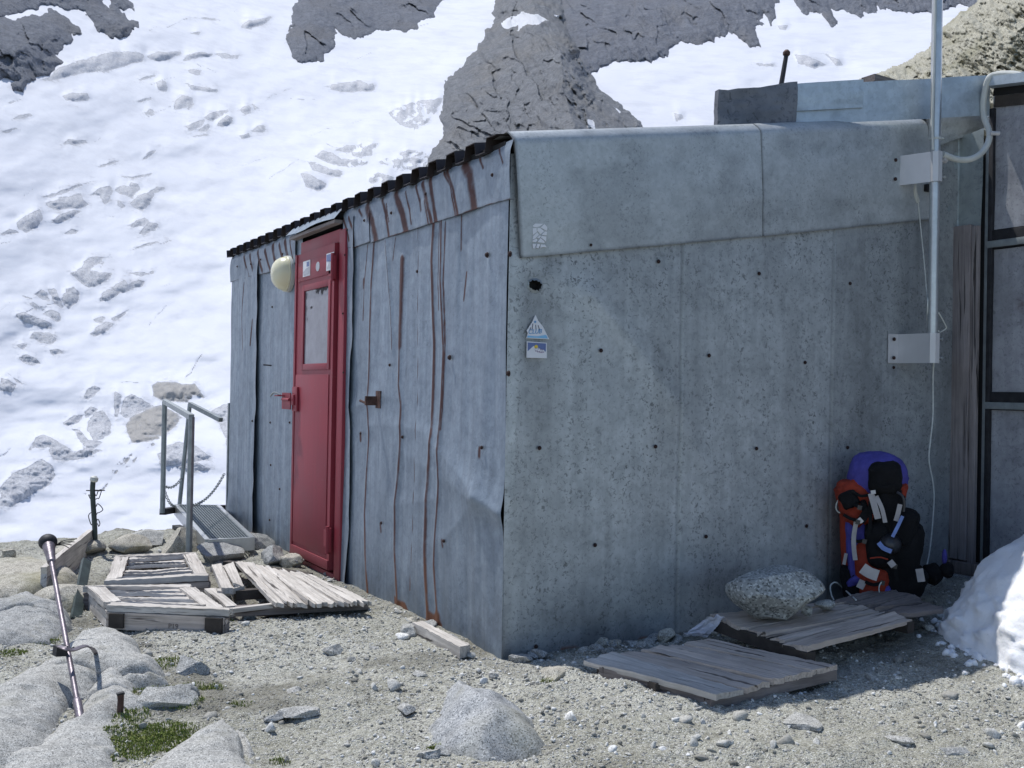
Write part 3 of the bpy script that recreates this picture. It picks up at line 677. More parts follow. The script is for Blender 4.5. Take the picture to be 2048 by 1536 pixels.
# loose gravel: nobody could count it
def gravel(name, n, r0, r1, seed, mat, region):
    r = np.random.default_rng(seed); P = []
    while len(P) < n:
        k = n*3
        x = r.uniform(region[0], region[1], k); y = r.uniform(region[2], region[3], k)
        dens = sst(-.45, .35, fbm(x*1.6, y*1.6, o=4, s=seed)); near = np.clip(1.5-.17*np.hypot(x-CAM[0], y-CAM[1]), .25, 1)
        ok = (r.random(k) < dens*near) & ~((x > -.01) & (y > -.02))
        d = np.stack([x-CAM[0], y-CAM[1], -CAM[2]+0*x], -1)@RC.T; ppx = 1024+FPX*d[:, 0]/d[:, 2]
        ok &= (d[:, 2] > 1) & (ppx > -250) & (ppx < 2300)
        P += list(zip(x[ok], y[ok]))
    P = np.array(P[:n]); z = ground_full(P[:, 0], P[:, 1])
    shapes = [rock_shape(900+q, 1 if r1 < .02 else 2, 9, .32, .8, .06)[0] for q in range(14)]; F0 = rock_shape(900, 1 if r1 < .02 else 2, 9, .32, .8, .06)[1]; V0 = shapes[0]; SH = np.array(shapes)[r.integers(0, 14, n)]
    s = r0*np.power(r1/r0, r.power(.55, n)**2.2)
    sc = s[:, None]*r.uniform(.55, 1.3, (n, 3)); sc[:, 2] *= .66
    V = SH*sc[:, None, :]*1.25; a = r.uniform(0, 6.283, n); t = r.uniform(-.5, .5, n)
    c, s_ = np.cos(t)[:, None], np.sin(t)[:, None]; V = np.stack([V[..., 0]*c-V[..., 2]*s_, V[..., 1], V[..., 0]*s_+V[..., 2]*c], -1)
    c, s_ = np.cos(a)[:, None], np.sin(a)[:, None]; V = np.stack([V[..., 0]*c-V[..., 1]*s_, V[..., 0]*s_+V[..., 1]*c, V[..., 2]], -1)
    V += np.stack([P[:, 0], P[:, 1], z+sc[:, 2]*.25], -1)[:, None, :]
    F = (F0[None]+(np.arange(n)*len(V0))[:, None, None]).reshape(-1, 3)
    tone = np.repeat(r.random(n), len(V0))
    o = obj(name, V.reshape(-1, 3), F, mat, None, False, {"tone": tone}, origin=(0, 0, 0)); return o
def pebble_mat():
    n = NB('pebbles'); t = n.attr("tone"); f = n.noise(160, 3, .7)
    c = n.ramp(t, [(0, (.22, .21, .18)), (.3, (.42, .41, .37)), (.7, (.60, .595, .56)), (1, (.80, .80, .78))])
    c = n.mix(n.math('MULTIPLY', n.ramp(f, [(.4, 1), (.55, 0)]), .5), c, (.13, .125, .115))
    return n.done(c, .9, 0, None, .25)
M['pebble'] = pebble_mat()
g1 = gravel("gravel", 34000, .0030, .012, 3, M['pebble'], (-2.6, 3.0, -2.6, 2.2))
g1["kind"] = "stuff"; g1["label"] = "fine pale grey granite gravel strewn over the trodden ground"
g2 = gravel("rubble", 750, .010, .034, 4, M['pebble'], (-2.6, 2.8, -2.2, 3.6))
g2["kind"] = "stuff"; g2["label"] = "loose angular granite chips lying on the gravel"
# ---------------------------------------------------------------- the hut
hut = thing("metal_hut", "low hut clad in grey galvanised sheets with a red door", "hut", (0, 0, 0))
LEN, WID, EAVE, SLOPE = 4.56, 2.93, 2.205, .172
def roofz(x): return 2.222+.160*x
# inner carcass that carries the sheets (door recess left open)
mb = MB()
for b in ((.035, 2.92, .035, 1.90, -.25, 2.14), (.035, 2.92, 2.80, 4.55, -.25, 2.14), (.10, 2.92, 1.90, 2.80, -.25, 2.14)): mb.add(*bbox(*b))
mb.add([(.02, .035, 2.14), (2.92, .035, 2.14), (2.92, .035, 2.66), (.02, .035, 2.17), (.02, 4.55, 2.14), (2.92, 4.55, 2.14), (2.92, 4.55, 2.66), (.02, 4.55, 2.17)],
       [(0, 1, 2, 3), (7, 6, 5, 4), (3, 2, 6, 7), (0, 3, 7, 4), (1, 5, 6, 2), (0, 4, 5, 1)])
mb.build("carcass", M['dark'], hut, smooth=False)

def h1(x, y): return (440+x/3.303, 250+y/3.303)
def h2(x, y): return (440+x/3.303, 700+y/3.303)
RUST = [  # pixel tracks of the rust runs, width in metres
 ([(752,470),(745,560),(742,700),(738,800),(741,860),(735,940),(732,1030),(735,1110),(742,1190)], .013),
 ([(737,490),(730,570),(728,640)], .006),
 ([(808,515),(806,600),(803,690),(801,770),(806,810),(805,900),(795,1000),(793,1100),(797,1205)], .012), ([(807,520),(806,560),(804,640),(803,690)], .026),
 ([(870,445),(866,520),(870,690),(866,830),(868,870),(856,1000),(853,1100),(858,1240)], .017),
 ([(886,440),(884,560),(890,700),(886,800),(882,870),(883,960),(876,1050),(872,1130),(877,1245)], .010),
 ([(893,445),(889,560),(893,690),(889,790),(885,860)], .006), ([(881,445),(878,560),(879,620)],.005),
 ([(923,428),(922,500)], .006), ([(933,545),(928,600)], .008), ([(795,476),(790,520)], .006), ([(776,480),(786,620),(788,700)], .004), ([(836,440),(836,800),(822,1180)],.0025),
 ([(492,566),(488,640),(490,700)], .008), ([(509,640),(505,690)], .012), ([(963,897),(963,912)], .012), ([(763,1048),(764,1062)], .012), ([(722,867),(722,880)], .012), ([(888,1080),(889,1092)], .010), ([(729,560),(729,574)], .014)]
RUSTF = [([h1(1590,255),h1(1640,330),h1(1658,480),h1(1662,560)], .034), ([h1(1480,300),h1(1530,420),h1(1555,590)], .013), ([h1(1460,310),h1(1510,400),h1(1540,600)], .008),
 ([h1(1370,350),h1(1395,500),h1(1410,650)], .02), ([h1(1320,380),h1(1350,480),h1(1380,640)], .017), ([h1(1340,500),h1(1360,650)], .008), ([h1(1275,400),h1(1310,500),h1(1315,560)], .012),
 ([h1(1215,440),h1(1240,560),h1(1245,650)], .008), ([h1(1150,450),h1(1195,570),h1(1215,700)], .03), ([h1(1060,490),h1(1090,580),h1(1105,740)], .015), ([h1(960,540),h1(1000,640),h1(1020,760)], .036),
 ([h1(800,610),h1(830,700),h1(840,760)], .012), ([h1(840,610),h1(870,690),h1(872,790)], .012), ([h1(905,560),h1(930,600)], .012), ([h1(1090,520),h1(1110,640)],.006), ([h1(1690,210),h1(1725,280)],.009), ([h1(1820,150),h1(1860,250)],.006),
 ([h1(150,870),h1(165,940),h1(180,1010)], .02), ([h1(190,860),h1(215,990)], .022), ([h1(240,840),h1(270,960)], .024), ([h1(290,830),h1(320,950)], .02), ([h1(340,800),h1(360,930)], .03), ([h1(385,790),h1(410,900)], .02), ([h1(420,770),h1(445,890)], .025), ([h1(455,760),h1(470,880)], .012)]
def yz(p, x=0.0): q = onx(p[0], p[1], x); return (q[1], q[2])
RUST_YZ = [([yz(p) for p in t], w) for t, w in RUST]; RUSTF_YZ = [([yz(p, -.03) for p in t], w) for t, w in RUSTF]
BLOB = [[yz(p) for p in q] for q in ([(790,1232),(790,1190),(800,1200),(812,1205),(822,1228),(828,1245)], [(850,1260),(854,1215),(868,1228),(876,1212),(884,1250),(884,1275)], [(735,1205),(738,1180),(748,1195),(760,1212)])]
def rustmap(Y, Z, tracks, sc=.85):
    wob = fbm(Y*18, Z*3, o=3, s=3)*.0035; r = np.zeros_like(Y)
    for t, w in tracks:
        ys = [p[0] for p in t]; sel = (Y > min(ys)-.12) & (Y < max(ys)+.12)
        if sel.any():
            d = seg_dist(Y[sel]+wob[sel], Z[sel], t)
            r[sel] = np.maximum(r[sel], sst(w*sc*1.9, w*.3, d))
    return r
CREASE = [([(960,990),(1003,1026)], .05, .016), ([(868,885),(960,990)], .05, .008), ([(868,900),(930,985),(1003,1026)], .09, .008), ([(885,1085),(960,1000)], .06, .006), ([(800,900),(960,1000)], .10, .007), ([(868,870),(806,850),(742,850)], .06, .006), ([(868,1000),(790,1010)], .06, .004), ([(706,815),(760,800)], .05, .008)]
CREASE_YZ = [([yz(p) for p in t], w, a) for t, w, a in CREASE]
RIDGES = [t for t, w in RUST_YZ[:1]]+[RUST_YZ[2][0], RUST_YZ[4][0], RUST_YZ[5][0], RUST_YZ[11][0]]
def door_side_sheet(y0, y1, zb, zt, lift_near=0.0, name="wall_sheet", seed=0, base=0.0, step=.0075):
    Y = np.arange(y0, y1+step/2, step); Z = np.linspace(0, 1, 250); YY, TT = np.meshgrid(Y, Z, indexing='ij')
    zb_ = np.array([zb(y) for y in Y])[:, None]; ZZ = zb_+TT*(zt-zb_)
    out = fbm(YY*3.2, ZZ*1.1, o=3, s=seed)*.010+fbm(YY*12, ZZ*1.5, o=3, s=seed+5)*.0045
    rib = np.zeros_like(YY)
    for t in RIDGES:
        d = seg_dist(YY, ZZ, t); rib += np.exp(-(d/.022)**2)*.007
    for t, w, a in CREASE_YZ:
        d = seg_dist(YY, ZZ, t); out += a*np.exp(-(d/w)**1.3)
    out += rib
    out += .010*np.exp(-((ZZ-zb_)/.18)**2)*(vn(YY*4, ZZ, s=seed+9))          # kinked foot
    if lift_near:
        wv = .6+.55*vn(YY*0, ZZ*2.4, s=seed+2)+.35*vn(YY*0, ZZ*7, s=seed+3)
        out += lift_near*np.clip(wv, .2, 1.5)*np.exp(-(YY-y0)/.035)
        YY = YY+.010*vn(YY*0, ZZ*2.1, s=seed+4)*np.exp(-(YY-y0)/.05)
    grime_tone = .35*sst(.35, 0, ZZ-zb_)*sst(-.3, .3, fbm(YY*9, ZZ*5, o=3, s=seed+1))
    r = rustmap(YY, ZZ, RUST_YZ)
    for q in BLOB: r = np.maximum(r, sst(-.012, .012, sdf(YY+fbm(YY*30, ZZ*30, o=2)*.012, ZZ, q)))
    r = np.maximum(r, sst(.035, .005, ZZ-zb_)*sst(-.1, .4, fbm(YY*11, ZZ*6, o=3, s=8)))
    X = -base-out-.004
    V = np.stack([X, YY, ZZ], -1).reshape(-1, 3)
    o = obj(name, V, grid_faces(*YY.shape)[:, ::-1], M['galv_door'], hut, True, {"rust": r.ravel(), "grime_tone": grime_tone.ravel()})
    return o
yS, yF = 1.845, 3.80
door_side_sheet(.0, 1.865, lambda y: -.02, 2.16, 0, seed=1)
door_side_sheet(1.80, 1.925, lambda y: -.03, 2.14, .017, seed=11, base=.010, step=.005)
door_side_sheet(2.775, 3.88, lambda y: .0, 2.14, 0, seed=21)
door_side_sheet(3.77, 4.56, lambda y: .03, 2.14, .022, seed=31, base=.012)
# end wall
def end_sheet():
    X = np.linspace(0, 2.93, 360); T = np.linspace(0, 1, 260); XX, TT = np.meshgrid(X, T, indexing='ij')
    ZZ = -.05+TT*(2.16+SLOPE*XX*.9+.05)
    def xz(p): q = ony(p[0], p[1]); return (q[0], q[2])
    out = fbm(XX*2.4, ZZ*.9, o=3, s=41)*.006
    for t, w, a in (([(1180,590),(1270,690),(1345,800)], .07, .007), ([(1345,800),(1420,960)], .10, .006), ([(1075,540),(1180,590)], .1, .004), ([(1040,520),(1035,760),(1025,1000)], .03, .004)):
        out += a*np.exp(-(seg_dist(XX, ZZ, [xz(p) for p in t])/w)**1.4)
    for px in (1357, 1659):          # lap joints of the three sheets
        q = xz((px, 900))[0]; out += .0035*(XX > q)-.004*np.exp(-((XX-q)/.006)**2)
    corner = np.exp(-XX/.03)*.004; out -= corner
    grime_tone = .45*np.exp(-(np.abs(XX-xz((1357,900))[0])/.006)**2)+.35*np.exp(-(np.abs(XX-xz((1659,900))[0])/.008)**2)
    grime_tone += .30*(XX > xz((1659,900))[0])+.05*((XX > xz((1357,900))[0]) & (XX <= xz((1659,900))[0]))  # third sheet toned darker than the others, second one slightly
    grime_tone += .5*np.exp(-(np.abs(XX-xz((1060,900))[0])/.10)**2)*sst(-.2, .5, fbm(XX*5, ZZ*2, o=4, s=51))*.6
    grime_tone += .55*sst(.40, .0, ZZ)*sst(-.45, .4, fbm(XX*3.5, ZZ*3, o=4, s=53))
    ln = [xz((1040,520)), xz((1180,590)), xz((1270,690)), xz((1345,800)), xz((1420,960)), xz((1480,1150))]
    side = np.interp(XX, [p[0] for p in ln], [p[1] for p in ln]); grime_tone += .20*sst(-.02, .10, ZZ-side)*sst(.9, .25, XX-.2)+.22*sst(-.1, .5, fbm(XX*6, ZZ*.9, o=4, s=77))
    r = sst(.03, .0, np.abs(ZZ-.0))*sst(.1, .5, fbm(XX*9, ZZ*4, o=3, s=18))*.8
    # ragged hole
    hc = xz((1068,571)); hd = np.hypot((XX-hc[0])/.034, (ZZ-hc[1])/.026)
    V = np.stack([XX, -out-.004, ZZ], -1).reshape(-1, 3); F = grid_faces(*XX.shape)
    F = F[~((hd.ravel() < .85)[F].any(1))]
    obj("wall_sheet", V, F, M['galv_end'], hut, True, {"rust": r.ravel(), "grime_tone": np.clip(grime_tone, 0, 1).ravel()})
    c = np.array([hc[0], -.004, hc[1]])
    a = np.linspace(0, 2*math.pi, 25)[:-1]; rr = 1+rng.uniform(-.14, .14, 24)
    P = [c+np.array([math.cos(t)*.036*k, -.004, math.sin(t)*.028*k]) for t, k in zip(a, rr)]; Q = [c+np.array([math.cos(t)*.027*k, .03, math.sin(t)*.02*k]) for t, k in zip(a, rr)]
    m = MB(); m.add(P+Q, [(i, (i+1) % 24, 24+(i+1) % 24, 24+i) for i in range(24)]+[tuple(range(24, 48))]); m.build("vent_hole", M['dark'], hut)
    P = [c+np.array([math.cos(t)*.041*k, -.003, math.sin(t)*.032*k]) for t, k in zip(a, 1+rng.uniform(-.06, .1, 24))]; Q = [c+np.array([math.cos(t)*.034*k, -.009, math.sin(t)*.026*k]) for t, k in zip(a, 1+rng.uniform(-.28, .1, 24))]
    m = MB(); m.add(P+Q, [(i, (i+1) % 24, 24+(i+1) % 24, 24+i) for i in range(24)]); m.build("torn_rim", M['zinc_dull'], hut)
    # faint square patch below the fascia
    q = [ony(*p, -.009) for p in ((1731,447),(1772,443),(1770,510),(1731,505))]; q2 = [p+np.array([0, .006, 0]) for p in q]
    obj("sheet_patch", q+q2, [(0, 3, 2, 1), (0, 1, 5, 4), (1, 2, 6, 5), (2, 3, 7, 6), (3, 0, 4, 7)], M['galv_end'], hut, False)
end_sheet()

# eave trim over the door side, in bent lengths
def eave_trim(y0, y1, top, bot, seed, lift=.0, zt_in=None):
    Y = np.linspace(y0, y1, max(24, int((y1-y0)/.0075))); T = np.linspace(0, 1, 40); YY, TT = np.meshgrid(Y, T, indexing='ij')
    zb = np.interp(YY, [p[0] for p in bot], [p[1] for p in bot]); zt = np.interp(YY, [p[0] for p in top], [p[1] for p in top])
    zb = zb+fbm(YY*6, YY*0, o=3, s=seed)*.004
    ZZ = zb+(zt-zb)*TT
    out = .015+.008*np.sin(np.clip(TT, 0, 1)*math.pi)+fbm(YY*7, ZZ*3, o=3, s=seed)*.006+.003*np.exp(-TT/.08)
    out -= .010*sst(.8, 1, TT)
    r = rustmap(YY, ZZ, RUSTF_YZ, .8); r = np.maximum(r, sst(.03, 0, TT)*sst(-.1, .5, fbm(YY*6, ZZ, o=3, s=seed+3))*.9)
    g = sst(.04, .0, TT)*.5
    V = np.stack([-out, YY, ZZ], -1).reshape(-1, 3); n = len(V)
    lip = np.stack([-out[:, 0]+.02, YY[:, 0], ZZ[:, 0]+.002], -1)
    F = grid_faces(*YY.shape)[:, ::-1].tolist(); k = len(T)
    F += [(i*k, n+i, n+i+1, (i+1)*k) for i in range(len(Y)-1)]
    obj("eave_trim", np.concatenate([V, lip]), F, M['galv_door'], hut, True, {"rust": np.concatenate([r.ravel(), r[:, 0]*0+.4]), "grime_tone": np.concatenate([g.ravel(), g[:, 0]])}, auto=50)
def E(px, py): q = onx(px, py, -.03); return (q[1], q[2])
def tr(*pts): return sorted([E(*p) for p in pts])
yA = E(737,480)[0]; yB = E(683,450)[0]; yC = E(588,520)[0]
eave_trim(-.035, yA, [( -.1, 2.215), (5, 2.215)], tr((1028,392),(960,411),(900,432),(820,458),(742,484)), 61)
eave_trim(yA+.004, yB+.0, [(-.1, 2.212), (5, 2.212)], tr((742,481),(705,494),(680,497)), 67)
eave_trim(yC, 4.60, [(-.1, 2.205), (5, 2.205)], tr((588,525),(560,533),(530,545),(471,560)), 71)
def lintel():
    # trim bent up over the door, with the bare board edge beneath
    Y = np.linspace(yB-.02, yC+.02, 60); T = np.linspace(0, 1, 8); YY, TT = np.meshgrid(Y, T, indexing='ij')
    zt = 2.212+0*YY; zb = 2.150+.006*np.sin(YY*9)+0*YY; out = .03+.055*(1-TT)+fbm(YY*9, TT, o=2, s=5)*.004
    V = np.stack([-out, YY, zb+(zt-zb)*TT], -1).reshape(-1, 3)
    obj("eave_trim", V, grid_faces(*YY.shape)[:, ::-1], M['galv_door'], hut, True, {"rust": (.5*sst(0, .4, fbm(YY*8, TT*2, o=3, s=2))).ravel()})
    V, F = bar((-.045, yB+.01, 2.134), (-.045, yC-.02, 2.134), .05, .020)
    gc = np.array([[v[1], v[0], v[2]] for v in V]); obj("lintel_board", V, F, M['wood_wall'], hut, False, {"gc": gc})
lintel()
# trapezoid roof sheet, ridges running up the slope
def roof():
    pitch, n = .1995, 23; prof = []
    for k in range(n+1):
        y = .055+k*pitch
        prof += [(y, 0.060), (y+.085, .060), (y+.100, 0), (y+.185, 0)]
    prof = [(y, h) for y, h in prof if y < 4.66]
    V = []; 
    for x in (-.045, .8, 1.9, 2.9):
        for y, h in prof: V.append((x, y, roofz(x)-.022+h+rng.normal()*.0012))
    m = len(prof); nv = len(V); V += [(x, y, z-.004) for x, y, z in V]
    F = [(j*m+i, j*m+i+1, (j+1)*m+i+1, (j+1)*m+i) for j in range(3) for i in range(m-1)]
    F = [f[::-1] for f in F]+[tuple(a+nv for a in f) for f in F]
    F += [(i, i+1, nv+i+1, nv+i) for i in range(m-1)]
    obj("corrugated_roof", V, F, M['roof'], hut, False)
roof()
# foam closure / rafters' dark ends under the sheet
obj("eave_closure", *bar((.0, .03, 2.19), (.0, 4.58, 2.19), .02, .06), M['dark'], hut, False)

# fascia panels along the raking end wall
def fascia(x0t, x0b, x1t, x1b, top, bot, ybase, name="fascia_panel", mat='galv_fascia', seed=0, bulge=.014, back=.055):
    U = np.linspace(0, 1, 90); S = np.linspace(0, 1, 40); UU, SS = np.meshgrid(U, S, indexing='ij')
    xt = x0t+(x1t-x0t)*UU; xb = x0b+(x1b-x0b)*UU
    XX = xb+(xt-xb)*SS
    zb = np.interp(xb, [p[0] for p in bot], [p[1] for p in bot]); zt = np.interp(xt, [p[0] for p in top], [p[1] for p in top])
    bend = .90
    ZZ = zb+(zt-zb)*SS
    YY = ybase-.010-bulge*np.sin(np.clip(SS/bend, 0, 1)*math.pi/2)+back*np.clip((SS-bend)/(1-bend), 0, 1)**1.7
    YY = YY+fbm(UU*3+seed, SS*2, o=3, s=seed)*.006*(1-.5*SS)
    ZZ = ZZ-.0*SS
    n = UU.size; V = np.stack([XX, YY, ZZ], -1).reshape(-1, 3); k = len(S); F = grid_faces(*UU.shape).tolist()
    top2 = np.stack([XX[:, -1], YY[:, -1]+.16, ZZ[:, -1]-.012], -1); bl = np.stack([XX[:, 0], YY[:, 0]+.010, ZZ[:, 0]+.001], -1); le = np.stack([XX[0], YY[0]+.012, ZZ[0]], -1); re = np.stack([XX[-1], YY[-1]+.012, ZZ[-1]], -1)
    allV = np.concatenate([V, top2, bl, le, re]); a = n; b = a+len(U); c = b+len(U); d = c+k
    F += [(i*k+k-1, (i+1)*k+k-1, a+i+1, a+i) for i in range(len(U)-1)] + [(i*k, b+i, b+i+1, (i+1)*k) for i in range(len(U)-1)]
    F += [(j, j+1, c+j+1, c+j) for j in range(k-1)] + [((len(U)-1)*k+j, d+j, d+j+1, (len(U)-1)*k+j+1) for j in range(k-1)]
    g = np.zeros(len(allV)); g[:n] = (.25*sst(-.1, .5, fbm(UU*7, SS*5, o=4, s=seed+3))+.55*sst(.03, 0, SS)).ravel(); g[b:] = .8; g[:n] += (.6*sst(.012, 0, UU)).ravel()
    obj(name, allV, F, M[mat], hut, True, {"grime_tone": g}, auto=40)
def fz(px, py, y): q = ony(px, py, y); return (q[0], q[2])
TOP = [fz(1008,266,.045), fz(1500,250,.045), fz(1820,239,.045), fz(1948,231,.045)]; BOT = [fz(1040,516,-.014), fz(1300,493,-.014), fz(1523,473,-.014), fz(1878,437,-.014), fz(1900,433,-.014)]
xs1t, xs1b = fz(1500,250,.045)[0], fz(1523,474,-.014)[0]
fascia(fz(1008,266,.045)[0], fz(1040,516,-.014)[0], xs1t, xs1b, TOP, BOT, -.016, seed=3)
xs2t, xs2b = fz(1835,239,.045)[0], fz(1868,437,-.014)[0]
fascia(xs1t-.012, xs1b-.004, xs2t, xs2b, TOP, BOT, -.021, seed=5)
BOT2 = [fz(1868,350,-.014), fz(1970,338,-.014)]
fascia(xs2t-.03, fz(1850,300,-.014)[0], fz(1948,231,.045)[0], fz(1958,262,-.014)[0], TOP, [fz(1850,300,-.014), fz(1960,262,-.014)], -.027, seed=9, bulge=.012)
# crystal-patterned sheet closing the corner below it
def corner_patch():
    P = [ony(*p, -.006) for p in ((1855,300),(1967,256),(1960,462),(1878,455))]
    U = np.linspace(0, 1, 30); UU, SS = np.meshgrid(U, U, indexing='ij'); P = np.array(P)
    G = (P[0]*(1-UU[..., None])+P[1]*UU[..., None])*(1-SS[..., None])+(P[3]*(1-UU[..., None])+P[2]*UU[..., None])*SS[..., None]
    # the sheet follows the inner corner, turning with the annex wall
    bx = 2.925; over = np.maximum(G[..., 0]-bx, 0); 
    d = (G-CAM); t = np.where(over > 0, (bx-CAM[0])/(d[..., 0]), 1)[..., None]; G = CAM+d*t
    G[..., 1] += fbm(UU*4, SS*4, o=3, s=3)*.004-.004
    obj("corner_sheet", G.reshape(-1, 3), grid_faces(30, 30)[:, ::-1], M['galv_patch'], hut, True)
corner_patch()

# ---- door
def door():
    # frame
    yR0, yR1, yL0, yL1 = 1.915, 2.035, 2.735, 2.80; zT = 2.10
    m = MB(); m.add(*bevel_box(-.030, .06, yR0, yR1-.02, -.03, 2.085, .003)); m.add(*bevel_box(-.012, .06, yL0+.02, yL1, .0, zT, .003))
    m.add(*bevel_box(-.026, .06, yR1-.02, yL0+.02, 2.015, 2.095, .003)); m.add(*bevel_box(-.032, .06, yR1-.02, yL0+.02, -.035, .028, .003))
    m.add(*bbox(.05, .06, yR1-.02, yL0+.02, .028, 2.015))
    m.build("door_frame", M['red'], hut)
    def D(px, py, x=-.045): q = onx(px, py, x); return q
    x0, x1 = -.046, .0; y0, y1, z0, z1 = 2.05, 2.775, .045, 2.012
    # leaf, with an opening for the pane
    wy0, wy1 = D(657,650)[1], D(609,650)[1]; wz0, wz1 = D(632,727)[2], D(632,578)[2]
    m = MB()
    m.add(*bbox(x0, x1, y0, wy0, z0, z1)); m.add(*bbox(x0, x1, wy1, y1, z0, z1)); m.add(*bbox(x0, x1, wy0, wy1, z0, wz0)); m.add(*bbox(x0, x1, wy0, wy1, wz1, z1))
    # glazing bead standing proud, upper panel and kick strip
    f = .04
    for a in ((x0-.006, x0-.0005, wy0-f, wy0-.001, wz0-f, wz1+f), (x0-.006, x0-.0005, wy1+.001, wy1+f*.9, wz0-f, wz1+f), (x0-.006, x0-.0005, wy0-.001, wy1+.001, wz0-f, wz0-.001), (x0-.006, x0-.0005, wy0-.001, wy1+.001, wz1+.001, wz1+f)): m.add(*bevel_box(*a, .003))
    m.add(*bevel_box(x0-.006, x0-.0005, y0+.05, y1-.05, wz1+f+.03, z1-.06, .002))
    m.add(*bevel_box(x0-.005, x0-.0005, y0+.055, y1-.03, z0+.085, wz0-f-.03, .002))
    m.add(*bevel_box(x0-.010, x0-.0005, y0+.004, y1-.004, z0+.002, z0+.06, .002))
    m.add(*bbox(x0-.008, x0+.004, y1-.02, y1+.012, z0, z1))
    dr = m.build("door", M['red'], hut); dr["label"] = "red metal door leaf with a tall dirty window pane"
    # pane
    nY = 40; nZ = 90; YY, ZZ = np.meshgrid(np.linspace(wy0, wy1, nY), np.linspace(wz0, wz1, nZ), indexing='ij')
    tt = (ZZ-wz0)/(wz1-wz0); u = (YY-wy0)/(wy1-wy0); jag = fbm(YY*26, ZZ*26, o=4, s=7)*.11
    hole = np.maximum(sst(.0, .02, tt+jag-(.905+.05*np.abs(u-.22)*4))*(u < .85), sst(.05, .03, np.hypot((u-.72)*1.0, (tt-.76)*3)+jag*.5)); edge = sst(.09, .05, (1-u)+jag*1.2)*(tt > .45)*(tt < .97)
    obj("window_pane", np.stack([0*YY-.043, YY, ZZ], -1).reshape(-1, 3), grid_faces(nY, nZ)[:, ::-1], M['pane'], dr, True, {"hole": np.clip(hole+edge*.6, 0, 1).ravel()})
    for zz in ((D(668,508,-.06)[2]+D(666,557,-.06)[2])/2, (D(658,1057,-.06)[2]+D(660,1105,-.06)[2])/2):
        c = 2.035; m = MB(); m.add(*bevel_box(-.060, -.040, c-.010, c+.026, zz-.075, zz+.07, .004)); m.add(*tube([(-.062, c+.004, zz-.085), (-.062, c+.004, zz+.08)], .011, 10)); m.add(*bbox(-.052, -.0465, c+.03, c+.10, zz-.05, zz+.05))
        m.build("hinge", M['red'], dr)
    hz = D(600,800)[2]; m = MB(); m.add(*bevel_box(x0-.020, x0-.006, y1-.11, y1-.01, hz-.075, hz+.085, .003)); m.add(*bevel_box(x0-.032, x0-.018, y1-.075, y1-.03, hz-.035, hz+.035, .005)); m.build("lock_plate", M['red'], dr)
    m = MB(); m.add(*bbox(x0-.035, x0-.028, y1-.02, y1+.16, hz-.065, hz+.045)); m.add(*bbox(x0-.085, x0-.03, y1+.10, y1+.165, hz+.02, hz+.028)); m.add(*tube([(x0-.05, y1-.05, hz), (x0-.05, y1+.1, hz)], .010, 8)); m.build("latch", M['red'], dr)
    m = MB(); m.add(*tube(smooth_path([(x0-.06, y1+.12, hz+.03), (x0-.085, y1+.17, hz+.045), (x0-.09, y1+.235, hz+.02)], 4), .006, 6)); m.build("bolt_handle", M['zinc_dull'], dr)
    # stickers on the leaf
    def stick(name, px, py, w, h, mat, extra=None, lab=None):
        q = D(px, py, x0-.010); s = MB(); s.add(*bbox(q[0]+.001, q[0]+.004, q[1]-w/2, q[1]+w/2, q[2]-h/2, q[2]+h/2)); o = s.build(name, mat, dr, False); o["label"] = lab
        for pts, mt in extra or []:
            e = MB(); e.add([(q[0]-.0005, q[1]-w/2+(1-u)*w, q[2]-h/2+v*h) for u, v in pts], [tuple(range(len(pts)))]); e.build("sticker_print", mt, dr, False)
    stick("sticker", 612.5, 537, .14, .10, M['st_white'], [([(.08, .1), (.92, .1), (.92, .55), (.45, .5), (.08, .3)], M['st_grey']), ([(.55, .6), (.9, .6), (.9, .9), (.55, .9)], M['st_sky'])], "small white and grey sticker at the left of the door top")
    stick("sticker", 659.5, 523, .13, .105, M['st_white'], [([(.06, .55), (.94, .45), (.94, .93), (.06, .93)], M['st_sky']), ([(.1, .1), (.9, .1), (.5, .6)], M['st_grey'])], "white and blue sticker at the right of the door top")
    q = D(635, 533, x0-.009); m = MB(); m.add(*lathe((q[0]+.0035, q[1], q[2]), (-1, 0, 0), [(.035, 0), (.035, .003)], 14)); V = np.array(m.V[0]); V[:, 2] = q[2]+(V[:, 2]-q[2])*.85; m.V[0] = V; o = m.build("sticker", M['st_grey'], dr); o["label"] = "faint round grey emblem between the two door stickers"
door()
# dark gap left of the door head
obj("torn_gap", *bbox(-.006, .03, 2.80, 2.93, 1.98, 2.14), M['dark'], hut, False)

# ---- screws: one mesh, one object each
sc_m = MB(); sc_m.add(*lathe((0, 0, 0), (0, 0, 1), [(.0115, 0), (.011, .003), (.008, .004), (.008, .008), (.005, .010)], 10)); 
def screw_at(p, axis, s=1.0):
    global _sm
    if _sm is None:
        o = obj("screw", np.concatenate(sc_m.V), sc_m.F, M['screw'], None, True, origin=(0, 0, 0), auto=40); _sm = o
    else:
        o = _sm.copy(); COL.objects.link(o)
    o.parent = hut; o.location = Vector(p)-hut.location; o.scale = (s, s, s)
    o.rotation_euler = Vector(axis).to_track_quat('Z', 'Y').to_euler()
_sm = None
for p in [(1317,523),(1518,547),(1700,567),(1202,701),(1418,711),(1610,725),(1787,735),(1079,896),(1311,893),(1513,897),(1695,895),(1190,1090),(1412,1073),(1613,1052),(1072,1293)]: screw_at(ony(*p, -.012), (0, -1, 0), .85)
for p in [(1182,490),(1870,388)]: screw_at(ony(*p, -.030), (0, -1, 0), .6)
for p in [(975,510),(1021,508),(900,715),(1018,747)]: screw_at(onx(*p, -.012), (-1, 0, 0), 1.15)
